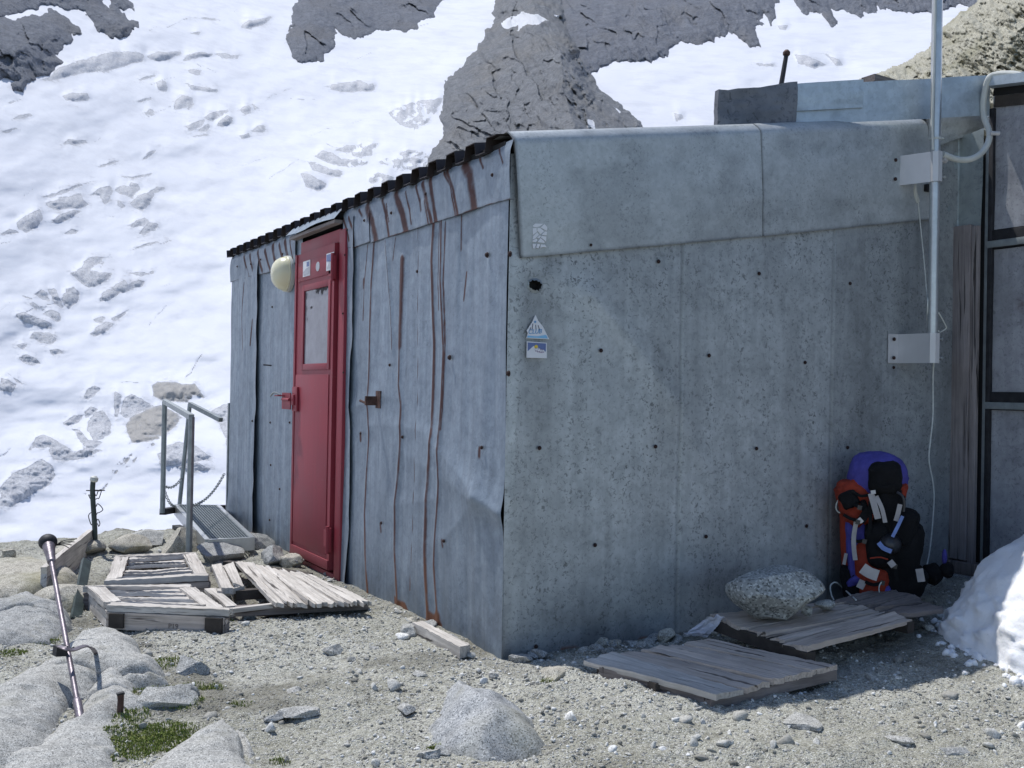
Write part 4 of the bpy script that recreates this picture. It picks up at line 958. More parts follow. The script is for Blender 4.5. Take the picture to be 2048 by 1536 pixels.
for p in [(835,543),(780,730),(964,895),(805,874),(763,1046),(888,1082),(722,867),(545,614),(541,845),(580,845),(542,930),(560,978),(540,1040),(505,842)]: screw_at(onx(*p, -.014), (-1, 0, 0), .8)
for p in [(985,350),(852,388),(783,426),(729,441),(695,460),(566,508),(522,519),(502,528),(475,533)]: screw_at(onx(*p, -.034), (-1, 0, 0), .8)
for p in [(690,510),(686,627),(687,745)]: screw_at(onx(*p, -.032), (-1, 0, 0), .6)
# rusty hook left of the streaks, and small nail on the far sheet
q = onx(758, 800, -.01); m = MB(); m.add(*bbox(q[0]-.006, q[0], q[1]-.030, q[1]+.035, q[2]-.045, q[2]+.05)); m.add(*bbox(q[0]-.07, q[0]-.005, q[1]+.020, q[1]+.034, q[2]-.03, q[2]+.02)); m.add(*tube([q+np.array([-.06, .03, -.02]), q+np.array([-.075, .09, -.005])], .007, 6)); m.build("hook", M['rust'], hut)
q = onx(543, 731, -.01); m = MB(); m.add(*tube([q, q+np.array([-.05, .03, .004])], .006, 6)); m.build("nail", M['black_iron'], hut)
# narrow corner strip beyond the far end (light edge from the rail down)
obj("corner_strip", *bar((-.01, 4.575, -.2), (-.01, 4.575, 1.0), .03, .03, (1, 0, 0)), M['zinc_dull'], hut, False)

# ---- lamp on the door wall
q = onx(577, 548, -.02)
lamp = thing("wall_lamp", "round cream bulkhead lamp on the metal wall left of the red door", "lamp", (0, q[1], q[2]))
m = MB(); m.add(*lathe((-.012, q[1], q[2]), (-1, 0, 0), [(.125, 0), (.125, .022), (.115, .03)], 28)); m.build("lamp_base", M['hose'], lamp)
m = MB(); m.add(*lathe((-.040, q[1], q[2]), (-1, 0, 0), [(.118, 0), (.116, .015), (.108, .04), (.092, .065), (.066, .085), (.034, .095), (.004, .098)], 28)); m.build("lamp_cover", M['lampglass'], lamp, auto=60)
m = MB(); m.add(*lathe((-.038, q[1], q[2]), (-1, 0, 0), [(.121, 0), (.123, .006), (.121, .012)], 28)); m.build("lamp_ring", M['lampglass'], lamp)

# ---- stickers on the end wall
def poly_st(name, px, mat, y, lab=None, parent=None, cat="sticker", thick=.003):
    P = [ony(*p, y) for p in px]; n = len(P); V = P+[p+np.array([0, thick, 0]) for p in P]
    F = [tuple(range(n))]+[(i, i+n, (i+1) % n+n, (i+1) % n) for i in range(n)]
    o = obj(name, V, F, mat, parent, False, origin=None if parent else P[0])
    return o
# cracked white sticker on the fascia: shards
st = thing("sticker", "white cracked sticker peeling into shards on the upper fascia", "sticker", ony(1080, 497, -.032))
def zs(x, y): return (980+x/4.727, 420+y/4.727)
yy = -.0335
sh = [[(412,160),(408,145),(430,128),(505,130),(470,155),(440,162)],[(515,132),(540,160),(538,195),(515,185),(480,165)],[(405,172),(440,170),(444,205),(408,235)],[(452,170),(478,172),(512,200),(480,228),(448,195)],[(518,205),(538,205),(535,240),(488,235)],
      [(410,245),(446,212),(462,235),(430,268),(404,280)],[(470,240),(484,246),(466,268),(445,262)],[(490,245),(534,250),(530,300),(508,280),(480,258)],[(402,290),(440,268),(450,290),(430,305),(402,300)],[(478,264),(512,292),(518,312),(450,305)],
      [(404,320),(440,320),(430,345),(408,360)],[(448,320),(476,324),(460,362),(436,355)],[(482,325),(520,328),(536,352),(500,350),(476,362)],[(405,362),(425,350),(432,364)]]
m = MB()
for q in sh:
    P = [ony(*zs(*p), yy) for p in q]; n = len(P); m.add(P+[p+np.array([0, .004, 0]) for p in P], [tuple(range(n))]+[(i, i+n, (i+1) % n+n, (i+1) % n) for i in range(n)])
m.build("sticker_shards", M['st_white'], st, False)
# triangle club sticker
st = thing("sticker", "white triangular sticker with blue club lettering below the vent hole", "sticker", ony(1072, 677, -.016))
poly_st("sticker_sheet", [zs(432,992),(zs(455,1045)),zs(500,1100),zs(560,1222),zs(345,1212),zs(360,1165),zs(348,1140),zs(400,1060)], M['st_white'], -.0175, parent=st)
poly_st("sticker_wave", [zs(352,1205),zs(360,1188),zs(450,1195),zs(530,1180),zs(548,1215)], M['st_light'], -.0195, parent=st, thick=.0015)
poly_st("sticker_flower", [zs(*p) for p in [(428+13*math.cos(a)*(1 if i % 2 else .55), 1058+14*math.sin(a)*(1 if i % 2 else .55)) for i, a in enumerate(np.linspace(0, 6.283, 13)[:-1])]], M['st_blue'], -.0195, parent=st, thick=.0015)
m = MB()
for a, b in (((405,1075),(398,1140)),((432,1085),(436,1140)),((455,1090),(470,1140)),((385,1110),(376,1140))):
    m.add(*bar(ony(*zs(*a), -.0185), ony(*zs(*b), -.0185), .0035, .001, (0, 1, 0)))
m.build("sticker_lines", M['st_dark'], st, False)
def text(txt, px0, px1, size, y, mat, parent, shear=0, name="lettering", plane='end'):
    cu = bpy.data.curves.new(name, 'FONT'); cu.body = txt; cu.size = size; cu.extrude = .0006; cu.shear = shear
    t = bpy.data.objects.new(name, cu); COL.objects.link(t)
    me = bpy.data.meshes.new_from_object(t); V = np.array([v.co for v in me.vertices]); F = [list(p.vertices) for p in me.polygons]
    bpy.data.objects.remove(t); bpy.data.curves.remove(cu)
    a = ony(*px0, y); b = ony(*px1, y); ux = b-a; wtxt = V[:, 0].max()-V[:, 0].min(); s = np.linalg.norm(ux)/wtxt; ux = ux/np.linalg.norm(ux); uz = np.array([0, 0, 1.])
    W = a+np.outer((V[:, 0]-V[:, 0].min())*s, ux)+np.outer(V[:, 1]*s, uz)+np.outer(V[:, 2], np.array([0, -1., 0]))
    return obj(name, W, F, mat, parent, False)
text("CLUB", zs(366,1172), zs(490,1166), .05, -.019, M['st_blue'], st, .25)
# picture sticker: snow hill, sun, row of white animals
st = thing("sticker", "square picture sticker with white snow hill and yellow sun under the triangle", "sticker", ony(1073, 716, -.016))
poly_st("sticker_sheet", [zs(350,1242),zs(537,1255),zs(537,1402),zs(347,1396)], M['st_white'], -.0175, parent=st)
poly_st("sticker_sky", [zs(357,1252),zs(530,1262),zs(528,1340),zs(450,1300),zs(412,1285),zs(357,1335)], M['st_sky'], -.0188, parent=st, thick=.001)
c = (437,1292); poly_st("sticker_sun", [zs(c[0]+17*math.cos(a), c[1]+17*math.sin(a)) for a in np.linspace(0, 6.283, 15)[:-1]], M['st_yellow'], -.0196, parent=st, thick=.001)
m = MB()
for k, (x, y) in enumerate(((440,1318),(462,1326),(484,1332),(502,1330))):
    for P in ([(x-12, y-8), (x+9, y-8), (x+12, y-2), (x+8, y+8), (x-12, y+8)],):
        Q = [ony(*zs(*p), -.0200) for p in P]; m.add(Q, [tuple(range(5))])
m.build("sticker_animals", M['st_white'], st, False)
m = MB()
for x, y in ((440,1318),(462,1326),(484,1332),(502,1330)):
    for dx in (-9, 5): m.add(*bar(ony(*zs(x+dx, y+8), -.0202), ony(*zs(x+dx, y+20), -.0202), .0022, .0008, (0, 1, 0)))
    m.add(*bar(ony(*zs(x-8, y-9), -.0204), ony(*zs(x-3, y-15), -.0204), .0025, .0008, (0, 1, 0)))
m.build("sticker_animal_legs", M['st_violet'], st, False)
# ---------------------------------------------------------------- annex joined at the inner corner
AX = 2.945
annex = thing("annex", "taller grey metal annex behind the hut with a weathered sheet fascia", "annex", (AX, 0, .1))
m = MB(); m.add(*bbox(AX+.02, 6.2, -4.5, 3.2, -.1, 2.10)); m.add([(AX+.02,-4.5,2.10),(6.2,-4.5,2.10),(6.2,3.2,2.10),(AX+.02,3.2,2.10),(AX+.02,-4.5,2.18),(6.2,-4.5,2.5),(6.2,3.2,3.3),(AX+.02,3.2,2.8),],[(4,5,6,7),(0,1,5,4),(1,2,6,5),(2,3,7,6),(3,0,4,7)])
m.build("carcass", M['dark'], annex, False)
def ax(px, py, x=AX): return onx(px, py, x)
# wall sheets between dark battens
def panel(y0, y1, z0, z1, seed, rustspot=None):
    YY, ZZ = np.meshgrid(np.linspace(y0, y1, 90), np.linspace(z0, z1, 70), indexing='ij')
    X = AX-.004-fbm(YY*3, ZZ*3, o=3, s=seed)*.006
    if z1 > 2.5: ZZ = z0+(ZZ-z0)/(z1-z0)*(z1+.143*(YY+.215)-z0)
    r = np.zeros_like(YY)
    if rustspot: r = .6*sst(.12, 0, np.hypot(YY-rustspot[0], (ZZ-rustspot[1])*.8))*sst(-.2, .4, fbm(YY*12, ZZ*12, o=3))
    g = .3*sst(.0, .5, fbm(YY*5, ZZ*3, o=4, s=seed+2))
    obj("wall_panel", np.stack([X, YY, ZZ], -1).reshape(-1, 3), grid_faces(90, 70)[:, ::-1], M['galv_annex'], annex, True, {"rust": r.ravel(), "grime_tone": g.ravel()})
zA = ax(1990,478)[2]; zB = ax(1990,800)[2]
panel(-4.5, -.215, zA+.05, 2.84, 3); panel(-4.5, -.215, zB+.045, zA-.06, 5, (-.40, 1.66)); panel(-4.5, -.215, .235, zB-.055, 7)
for z in (zA, zB):
    m = MB(); m.add(*bevel_box(AX-.018, AX+.03, -4.5, -.21, z-.055, z+.045, .004)); m.build("batten", M['black_iron'], annex)
    m = MB(); m.add(*bevel_box(AX-.030, AX-.0185, -4.5, -.205, z-.050, z-.012, .004)); m.build("batten_cap", M['zinc_dull'], annex)
# vertical corner strips
m = MB(); m.add(*bevel_box(AX-.026, AX+.02, -.232, -.205, .235, 2.75, .004)); m.build("corner_strip", M['black_iron'], annex)
m = MB(); m.add(*bevel_box(AX-.010, AX+.02, -.2045, -.176, .235, 2.72, .003)); m.build("corner_strip", M['zinc_dull'], annex)
m = MB(); m.add(*bbox(AX+.003, AX+.02, -.1755, .03, .2, 2.6)); m.build("backing", M['dark'], annex, False)
def woodbox(name, x0, x1, y0, y1, z0, z1, mat, parent, lab=None, seed=0):
    V, F = bevel_box(x0, x1, y0, y1, z0, z1, .004); V = np.array(V); gc = np.stack([V[:, 2]+seed*3.7, V[:, 1]+seed, V[:, 0]], -1)
    o = obj(name, V, F, mat, parent, True, {"gc": gc}, auto=40)
    if lab: o["label"] = lab
    return o
ztop = 2.12
woodbox("wall_board", AX-.055, AX-.02, -.118, .012, .24, ztop, M['wood_wall'], annex, "wide weathered board in the inner corner", 1)
woodbox("wall_board", AX-.045, AX-.018, -.160, -.121, .23, ztop-.01, M['wood_wall'], annex, "narrow weathered board beside the wide one", 2)
# sill and footing
woodbox("sill", AX-.075, AX+.03, -4.5, .0, .165, .232, M['wood_brown'], annex, None, 3)
m = MB(); m.add(*bevel_box(AX-.10, AX+.03, -4.5, .0, -.15, .162, .01)); m.build("footing", M['granite_dark'], annex)
# skewed fascia of the annex roof (rises behind the hut's roof)
A0, A1 = np.array([1.30, .16]), np.array([2.925, -.205])
def fasc(name, t0, t1, zb, zt, off, mat, seed, wav=.006, lab=None, backd=.04):
    U = np.linspace(t0, t1, 60); S = np.linspace(0, 1, 24); UU, SS = np.meshgrid(U, S, indexing='ij')
    P = A0+(A1-A0)*UU[..., None]; n = np.array([(A1-A0)[1], -(A1-A0)[0]]); n /= np.linalg.norm(n)
    o_ = off+fbm(UU*6, SS*2, o=4, s=seed)*wav
    b = np.interp(UU, [p[0] for p in zb], [p[1] for p in zb]); t = np.interp(UU, [p[0] for p in zt], [p[1] for p in zt])+fbm(UU*9, UU*0, o=3, s=seed+1)*wav*.7
    X = P[..., 0]+n[0]*o_; Y = P[..., 1]+n[1]*o_; Z = b+(t-b)*SS
    V = np.stack([X, Y, Z], -1).reshape(-1, 3); k = 24; N = len(V)
    tb = np.stack([X[:, -1]-n[0]*backd, Y[:, -1]-n[1]*backd, Z[:, -1]-.01], -1); le = np.stack([X[0]-n[0]*backd, Y[0]-n[1]*backd, Z[0]], -1); re = np.stack([X[-1]-n[0]*.03, Y[-1]-n[1]*.03, Z[-1]], -1)
    F = grid_faces(60, 24).tolist()+[(i*k+k-1, (i+1)*k+k-1, N+i+1, N+i) for i in range(59)]+[(j, j+1, N+60+j+1, N+60+j) for j in range(k-1)]+[((59)*k+j, N+60+k+j, N+60+k+j+1, 59*k+j+1) for j in range(k-1)]
    g = np.zeros(N+60+2*k); g[:N] = (.2*sst(0, .5, fbm(UU*12, SS*4, o=4, s=seed+4))).ravel()
    o = obj(name, np.concatenate([V, tb, le, re]), F, mat, annex, True, {"grime_tone": g}, auto=40)
    if lab: o["label"] = lab
def onF(px, py):      # sight line on the fascia plane -> (t, z)
    d = ray(px, py)[:2]; e = A1-A0; Mx = np.array([[d[0], -e[0]], [d[1], -e[1]]]); s, t = np.linalg.solve(Mx, A0-CAM[:2]); return (t, (CAM+ray(px, py)*s)[2])
T0 = onF(1448,187); T1 = onF(1582,172); T2 = onF(1735,163); T3 = onF(1990,150)
bl = [onF(1438,258), onF(1590,250), onF(1735,243), onF(1850,238), onF(1968,231)]
bl = [(t, z) for t, z in bl]
fasc("fascia_sheet", T1[0]-.02, 1.0, bl, [T1, T2, T3], .0, M['galv_light'], 3)
fasc("fascia_sheet", T1[0]-.01, onF(1724,215)[0], [onF(1590,223), onF(1720,216)], [(onF(1585,168)), (onF(1735,159))], .010, M['galv_light'], 8, .004)
fasc("fascia_sheet", T0[0]-.028, T1[0]+.01, bl, [onF(1450,186), onF(1470,182), onF(1530,176), onF(1586,168)], .03, M['tar_sheet'], 13, .016, "dark crumpled sheet capping the left end of the annex fascia")
# eave of the annex above the wall
m = MB(); m.add(*bar(ax(1985,166,AX-.03), ax(1985,166,AX-.03)+np.array([0, -4.2, -.60]), .10, .05)); m.build("gutter", M['galv_light'], annex)
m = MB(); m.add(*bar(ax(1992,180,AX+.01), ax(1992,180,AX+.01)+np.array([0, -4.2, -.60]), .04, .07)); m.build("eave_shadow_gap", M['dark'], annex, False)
m = MB(); m.add(*bar(ax(1992,204,AX), ax(1992,204,AX)+np.array([0, -4.2, -.60]), .03, .06)); m.build("eave_batten", M['timber_dark'], annex, False)
p = ax(1990,150,AX-.02); m = MB(); m.add([p, p+np.array([3.2,0,.45]), p+np.array([3.2,-4.2,-.15]), p+np.array([0,-4.2,-.60]), p-np.array([0,0,.012]), p+np.array([3.2,0,.438]), p+np.array([3.2,-4.2,-.162]), p+np.array([0,-4.2,-.612])], [(0,3,2,1),(4,5,6,7),(0,1,5,4),(1,2,6,5),(2,3,7,6),(3,0,4,7)]); m.build("roof_sheet", M['zinc_dull'], annex, False)
# board end sticking out above the annex roof
q = ony(1742,160,1.2); V, F = bar(q+np.array([-.03,0,.0]), q+np.array([.62,0,-.02]), .12, .05); V = np.array(V); o = obj("loose_board", V, F, M['wood_brown'], None, False, {"gc": np.stack([V[:, 0], V[:, 1], V[:, 2]], -1)})
setp(o, "loose board lying on the annex roof behind the fascia", "board")
# iron rod
a = ony(1561,178,.32); b = ony(1573,108,.32); m = MB(); m.add(*tube([a-np.array([0,0,.12]), a, b], [.014,.014,.012], 8)); rod = thing("roof_rod", "short dark iron rod standing up behind the roof edge", "rod", a-np.array([0,0,.12]))
m.build("rod_shaft", M['black_iron'], rod); m = MB(); m.add(*lathe(b-np.array([0,0,.012]), (0,0,1), [(.012,0),(.020,.008),(.020,.022),(.010,.034)], 10)); m.build("rod_cap", M['rust'], rod)

# ---------------------------------------------------------------- mast on two brackets
mx, my = 2.482, -.20
mast = thing("mast_pole", "tall shiny galvanised pole held to the wall by two white brackets", "mast", (mx, my, 1.35))
m = MB(); m.add(*tube([(mx, my, 1.335), (mx, my, 2.2), (mx-.002, my, 3.2), (mx-.006, my, 4.6)], .0275, 20)); m.build("pole", M['zinc'], mast)
def bracket(zc, h, xw, fy=-.022):
    # flange on the wall, web out to the pole, wrapped round it
    m = MB(); path = [(xw-.075, fy), (xw, fy), (mx-.030, my+.006), (mx-.034, my-.012), (mx-.018, my-.034), (mx+.010, my-.037), (mx+.032, my-.016)]
    P = np.array([(x, y) for x, y in path]); t = .005; T = np.gradient(P, axis=0); T /= np.linalg.norm(T, axis=1)[:, None]; Nn = np.stack([T[:, 1], -T[:, 0]], 1)
    V = []; k = len(P)
    for z in (zc-h/2, zc+h/2):
        for p, n in zip(P, Nn): V.append((p[0], p[1], z))
        for p, n in zip(P, Nn): V.append((p[0]-n[0]*t, p[1]-n[1]*t, z))
    F = []
    for i in range(k-1):
        F += [(i, i+1, 2*k+i+1, 2*k+i), (k+i, 3*k+i, 3*k+i+1, k+i+1), (i, k+i, k+i+1, i+1), (2*k+i, 2*k+i+1, 3*k+i+1, 3*k+i)]
    F += [(0, 2*k, 3*k, k), (k-1, 2*k-1, 4*k-1, 3*k-1)]
    m.add(V, F); br = m.build("bracket", M['plate'], mast, auto=30)
    for dz in (-.32, .32):
        b = MB(); b.add(*lathe((xw-.040, fy-.005, zc+dz*h), (0, -1, 0), [(.010, 0), (.010, .006), (.005, .010)], 8)); b.build("bolt", M['screw'], br)
        b = MB(); b.add(*tube([(mx+.02, my-.022, zc+dz*h), (mx+.058, my-.014, zc+dz*h)], .006, 8)); b.add(*lathe((mx+.050, my-.0155, zc+dz*h), (1, .2, 0), [(.011, 0), (.011, .008)], 6)); b.build("bolt", M['zinc'], br)
zc1 = ony(1800,342,-.02)[2]; zc2 = ony(1800,696,-.02)[2]
bracket(zc1-.005, .160, ony(1799,342,-.040)[0], -.040); bracket(zc2-.005, .158, ony(1796,696,-.022)[0])
m = MB(); m.add(*tube([(mx-.045, my-.01, zc1+.145), (mx+.04, my-.02, zc1+.150)], .005, 6)); m.add(*lathe((mx, my, zc1+.14), (0, 0, 1), [(.031, 0), (.032, .006), (.031, .012)], 14)); m.build("pole_clip", M['hose'], mast)
# thin cable up the pole
m = MB(); m.add(*tube(smooth_path([(mx-.034, my-.012, zc1+.08), (mx-.040, my-.01, zc1+.25), (mx-.034, my-.012, zc1+.7), (mx-.036, my-.01, zc1+1.3), (mx-.036, my-.01, 4.5)], 5), .0065, 6)); o = m.build("cable", M['hose'])
setp(o, "thin grey cable running up along the galvanised pole", "cable")
# grey hose from the roof edge to the pole
P = [ax(2060,158,AX-.06), ax(2030,148,AX-.06), ax(1993,149,AX-.06), ax(1976,160,AX-.08), ax(1967,200,AX-.08), ax(1968,232,AX-.08), onx(1979,270,2.84), onx(1968,300,2.78), onx(1945,317,2.70), onx(1915,319,2.62), (mx+.035, my-.02, zc1+.065)]
hose = thing("hose", "pale grey flexible hose curving from the annex roof to the pole", "hose", P[-1])
m = MB(); m.add(*tube(smooth_path(P, 8), .0165, 10)); m.build("hose_tube", M['hose'], hose)
m = MB(); q = onx(1981,268,2.84); m.add(*lathe(q+np.array([0,-.02,0]), (.6,-.3,0), [(.012,-.02),(.012,.03)], 8)); q = onx(1886,318,2.54); m.add(*lathe(q, (1,.2,0), [(.022,-.02),(.022,.02)], 10)); m.build("hose_clip", M['plate'], hose)
# cord from the upper bracket
q0 = ony(1828,372,-.03); P = [q0+np.array([0,0,.06]), q0, ony(1833,402,-.03)]
cd_ = thing("cord", "thin white cord hanging from a sleeve under the upper bracket", "cord", q0)
m = MB(); m.add(*tube(smooth_path([q0+np.array([0,0,.05]), ony(1830,385,-.035), ony(1836,404,-.035)], 4), .013, 8)); m.build("cord_sleeve", M['hose'], cd_)
P = [ony(1836,402,-.035), ony(1842,460,-.04), ony(1848,520,-.06), ony(1853,580,-.10), (mx-.03, my+.01, ony(1858,600,-.15)[2]), (mx-.036, my+.005, 1.62), (mx+.0, my+.035, 1.56)]
m = MB(); m.add(*tube(smooth_path(P, 6), .0032, 6)); m.build("cord_strand", M['cord'], cd_)
P = [(mx+.02, my-.02, 1.60), onx(1890,648,2.58), onx(1892,657,2.60), onx(1880,664,2.56), (mx+.01, my-.03, 1.50)]
m = MB(); m.add(*tube(smooth_path(P, 6), .0035, 6)); m.build("cord_loop", M['cord'], cd_)
yb = -.06
P = [ony(1868,722,-.10), ony(1866,760,yb), ony(1866,830,yb), ony(1861,880,yb), ony(1858,920,yb), ony(1866,965,yb), ony(1868,1000,yb), ony(1864,1060,yb), ony(1858,1110,yb), ony(1850,1145,yb-.02)]
m = MB(); m.add(*tube(smooth_path(P, 6), .0042, 6)); o = m.build("cord", M['cord']); setp(o, "loose wavy white cord dangling from the lower bracket down to the backpack", "cord")
m = MB(); q = ony(1850,378,-.02); m.add(*bevel_box(q[0]-.03, q[0]+.03, -.06, -.012, q[2]-.02, q[2]+.02, .004)); o = m.build("cable_clip", M['black_iron']); setp(o, "small black cable clip under the upper white bracket", "clip")
# ---------------------------------------------------------------- timber decks and pallets
def plank_grid(m, A, B, C, D, th, seed, rag0=.0, rag1=.0, warp=.004, nu=26, nv=6, edge=.0):
    # a board whose length runs A->B, width A->D; ragged ends, slight twist
    A, B, C, D = [np.asarray(p, float) for p in (A, B, C, D)]
    r = np.random.default_rng(seed); U = np.linspace(0, 1, nu); V = np.linspace(0, 1, nv); UU, VV = np.meshgrid(U, V, indexing='ij')
    L = np.linalg.norm(B-A); Wd = np.linalg.norm(D-A)
    e0 = rag0*(vn(VV*nv*.9, VV*0, s=seed)+.3*r.normal(size=VV.shape[1])[None, :]); e1 = rag1*(vn(VV*nv*.9, VV*0+5, s=seed)+.3*r.normal(size=VV.shape[1])[None, :])
    u = UU+(1-UU)**6*e0/L+UU**6*e1/L
    v = VV+edge*vn(UU*9, UU*0, s=seed+1)*np.where(VV < .5, 1, -1)*(np.abs(VV-.5)*2)**4/Wd
    P = (A*(1-u[..., None])+B*u[..., None])*(1-v[..., None])+(D*(1-u[..., None])+C*u[..., None])*v[..., None]
    n = np.cross(B-A, D-A); n /= np.linalg.norm(n); n = n*np.sign(n[2] if abs(n[2]) > 1e-6 else 1)
    tw = r.normal()*warp; cup = r.normal()*warp*.6
    hgt = tw*(UU-.5)*(VV-.5)*4+cup*(VV-.5)**2*4+warp*.7*vn(UU*2.5, VV, s=seed+3)+.0012*r.normal(size=UU.shape)
    T = P+n*hgt[..., None]; Bt = P-n*th+n*hgt[..., None]*.6
    N = nu*nv; o = r.uniform(0, 40)
    gc = np.stack([u*L+o, v*Wd+o*.37, 0*u], -1).reshape(-1, 3); gc2 = gc+np.array([0, 0, th])
    F = grid_faces(nu, nv).tolist(); F += [[i+N for i in f[::-1]] for f in F]
    for i in range(nu-1):
        a, b = i*nv, (i+1)*nv; F += [[a, N+a, N+b, b][::-1]]; a, b = i*nv+nv-1, (i+1)*nv+nv-1; F += [[a, b, N+b, N+a][::-1]]
    for j in range(nv-1):
        F += [[j, j+1, N+j+1, N+j][::-1]]; k = (nu-1)*nv; F += [[k+j, N+k+j, N+k+j+1, k+j+1][::-1]]
    if np.cross(B-A, D-A)[2] > 0: pass
    else: F = [f[::-1] for f in F]
    m.add(np.concatenate([T.reshape(-1, 3), Bt.reshape(-1, 3)]), F, np.concatenate([gc, gc2]))
def lerp4(A, B, C, D, u, v): return (A*(1-u)+B*u)*(1-v)+(D*(1-u)+C*u)*v
def deck(root, A, B, C, D, n, th, mat, seed, gap=.006, rag=.012, warp=.004, part="plank", skip=(), jit=.0, edge=.002, mats={}):
    r = np.random.default_rng(seed); e = np.linspace(0, 1, n+1); W = np.linalg.norm(D-A)
    e[1:-1] += r.uniform(-.25, .25, n-1)/n
    for i in range(n):
        if i in skip: continue
        v0, v1 = e[i]+gap/W*.5, e[i+1]-gap/W*.5; dz = np.array([0, 0, r.uniform(-jit, jit)])
        m = MB(); plank_grid(m, lerp4(A,B,C,D,0,v0)+dz, lerp4(A,B,C,D,1,v0)+dz, lerp4(A,B,C,D,1,v1)+dz, lerp4(A,B,C,D,0,v1)+dz, th, seed*31+i, rag, rag, warp, edge=edge)
        m.build(part, mats.get(i, mat), root, auto=35, aname="gc")
def beam(root, a, b, w, h, mat, part="beam", up=(0, 0, 1)):
    a, b = np.asarray(a, float), np.asarray(b, float); V, F = bar(a, b, w, h, up); d = (b-a)/np.linalg.norm(b-a); V = np.array(V); s = np.cross(d, up)
    gc = np.stack([V@d+a[0]*7, V@s+a[1]*5, V[:, 2]], -1); return obj(part, V, F, mat, root, False, {"gc": gc})
def gz(x, y): return float(ground_h(x, y))

# near pallet before the end wall
zt = .085
A, B, C, Dp = onz(1166,1316,zt), onz(1428,1390,zt-.02), onz(1678,1328,zt+.01), onz(1420,1279,zt+.02)
p1 = thing("plank_pallet", "low weathered plank platform nearest the camera in front of the end wall", "pallet", (A+B+C+Dp)/4*np.array([1,1,0]), "weathered timber platforms round the hut")
deck(p1, A, B, C, Dp, 5, .022, M['wood_grey'], 5, .006, .008, .005, mats={0: M['wood_pale']})  # sunlight on the first plank is put in as a paler wood
dn = np.array([0, 0, -.042])
beam(p1, B+(A-B)*.05+dn+(C-B)*.012, C+(A-B)*.03+dn-(C-B)*.01, .035, .038, M['wood_brown'], "joist")
beam(p1, A+(B-A)*.12+dn+(Dp-A)*.02, Dp+(C-Dp)*.12+dn, .05, .05, M['timber_dark'], "joist"); beam(p1, A+(B-A)*.55+dn, Dp+(C-Dp)*.55+dn, .05, .05, M['timber_dark'], "joist")
beam(p1, A+dn+(Dp-A)*.03+(B-A)*.12, B+dn+(C-B)*.05-(B-A)*.1, .03, .045, M['wood_brown'], "side_board")
# second pallet under the boulder
zt2 = .145
A2, B2, C2, D2 = onz(1421,1230,zt2-.01), onz(1617,1298,zt2-.02), onz(1822,1236,zt2+.02), onz(1668,1200,zt2+.03)
p2 = thing("plank_pallet", "low weathered plank platform with the large loose boulder on it", "pallet", (A2+B2+C2+D2)/4*np.array([1,1,0]), "weathered timber platforms round the hut")
deck(p2, B2, C2, D2, A2, 5, .020, M['wood_grey'], 9, .009, .014, .006)
beam(p2, A2+dn+(C2-B2)*.03, B2+dn+(C2-B2)*.02, .05, .05, M['timber_dark'], "joist"); beam(p2, D2+dn, C2+dn, .05, .05, M['timber_dark'], "joist")
# third one, under the backpack
zt3 = .175
A3, B3, C3, D3 = onz(1672,1202,zt3), onz(1800,1226,zt3), onz(1888,1216,zt3+.01), onz(1790,1180,zt3+.01)
p3 = thing("plank_pallet", "dark shaded plank platform under the backpack", "pallet", (A3+B3+C3+D3)/4*np.array([1,1,0]), "weathered timber platforms round the hut")
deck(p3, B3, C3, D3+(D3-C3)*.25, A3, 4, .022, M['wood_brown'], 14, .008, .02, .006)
beam(p3, A3+dn, B3+dn, .05, .05, M['timber_dark'], "joist")

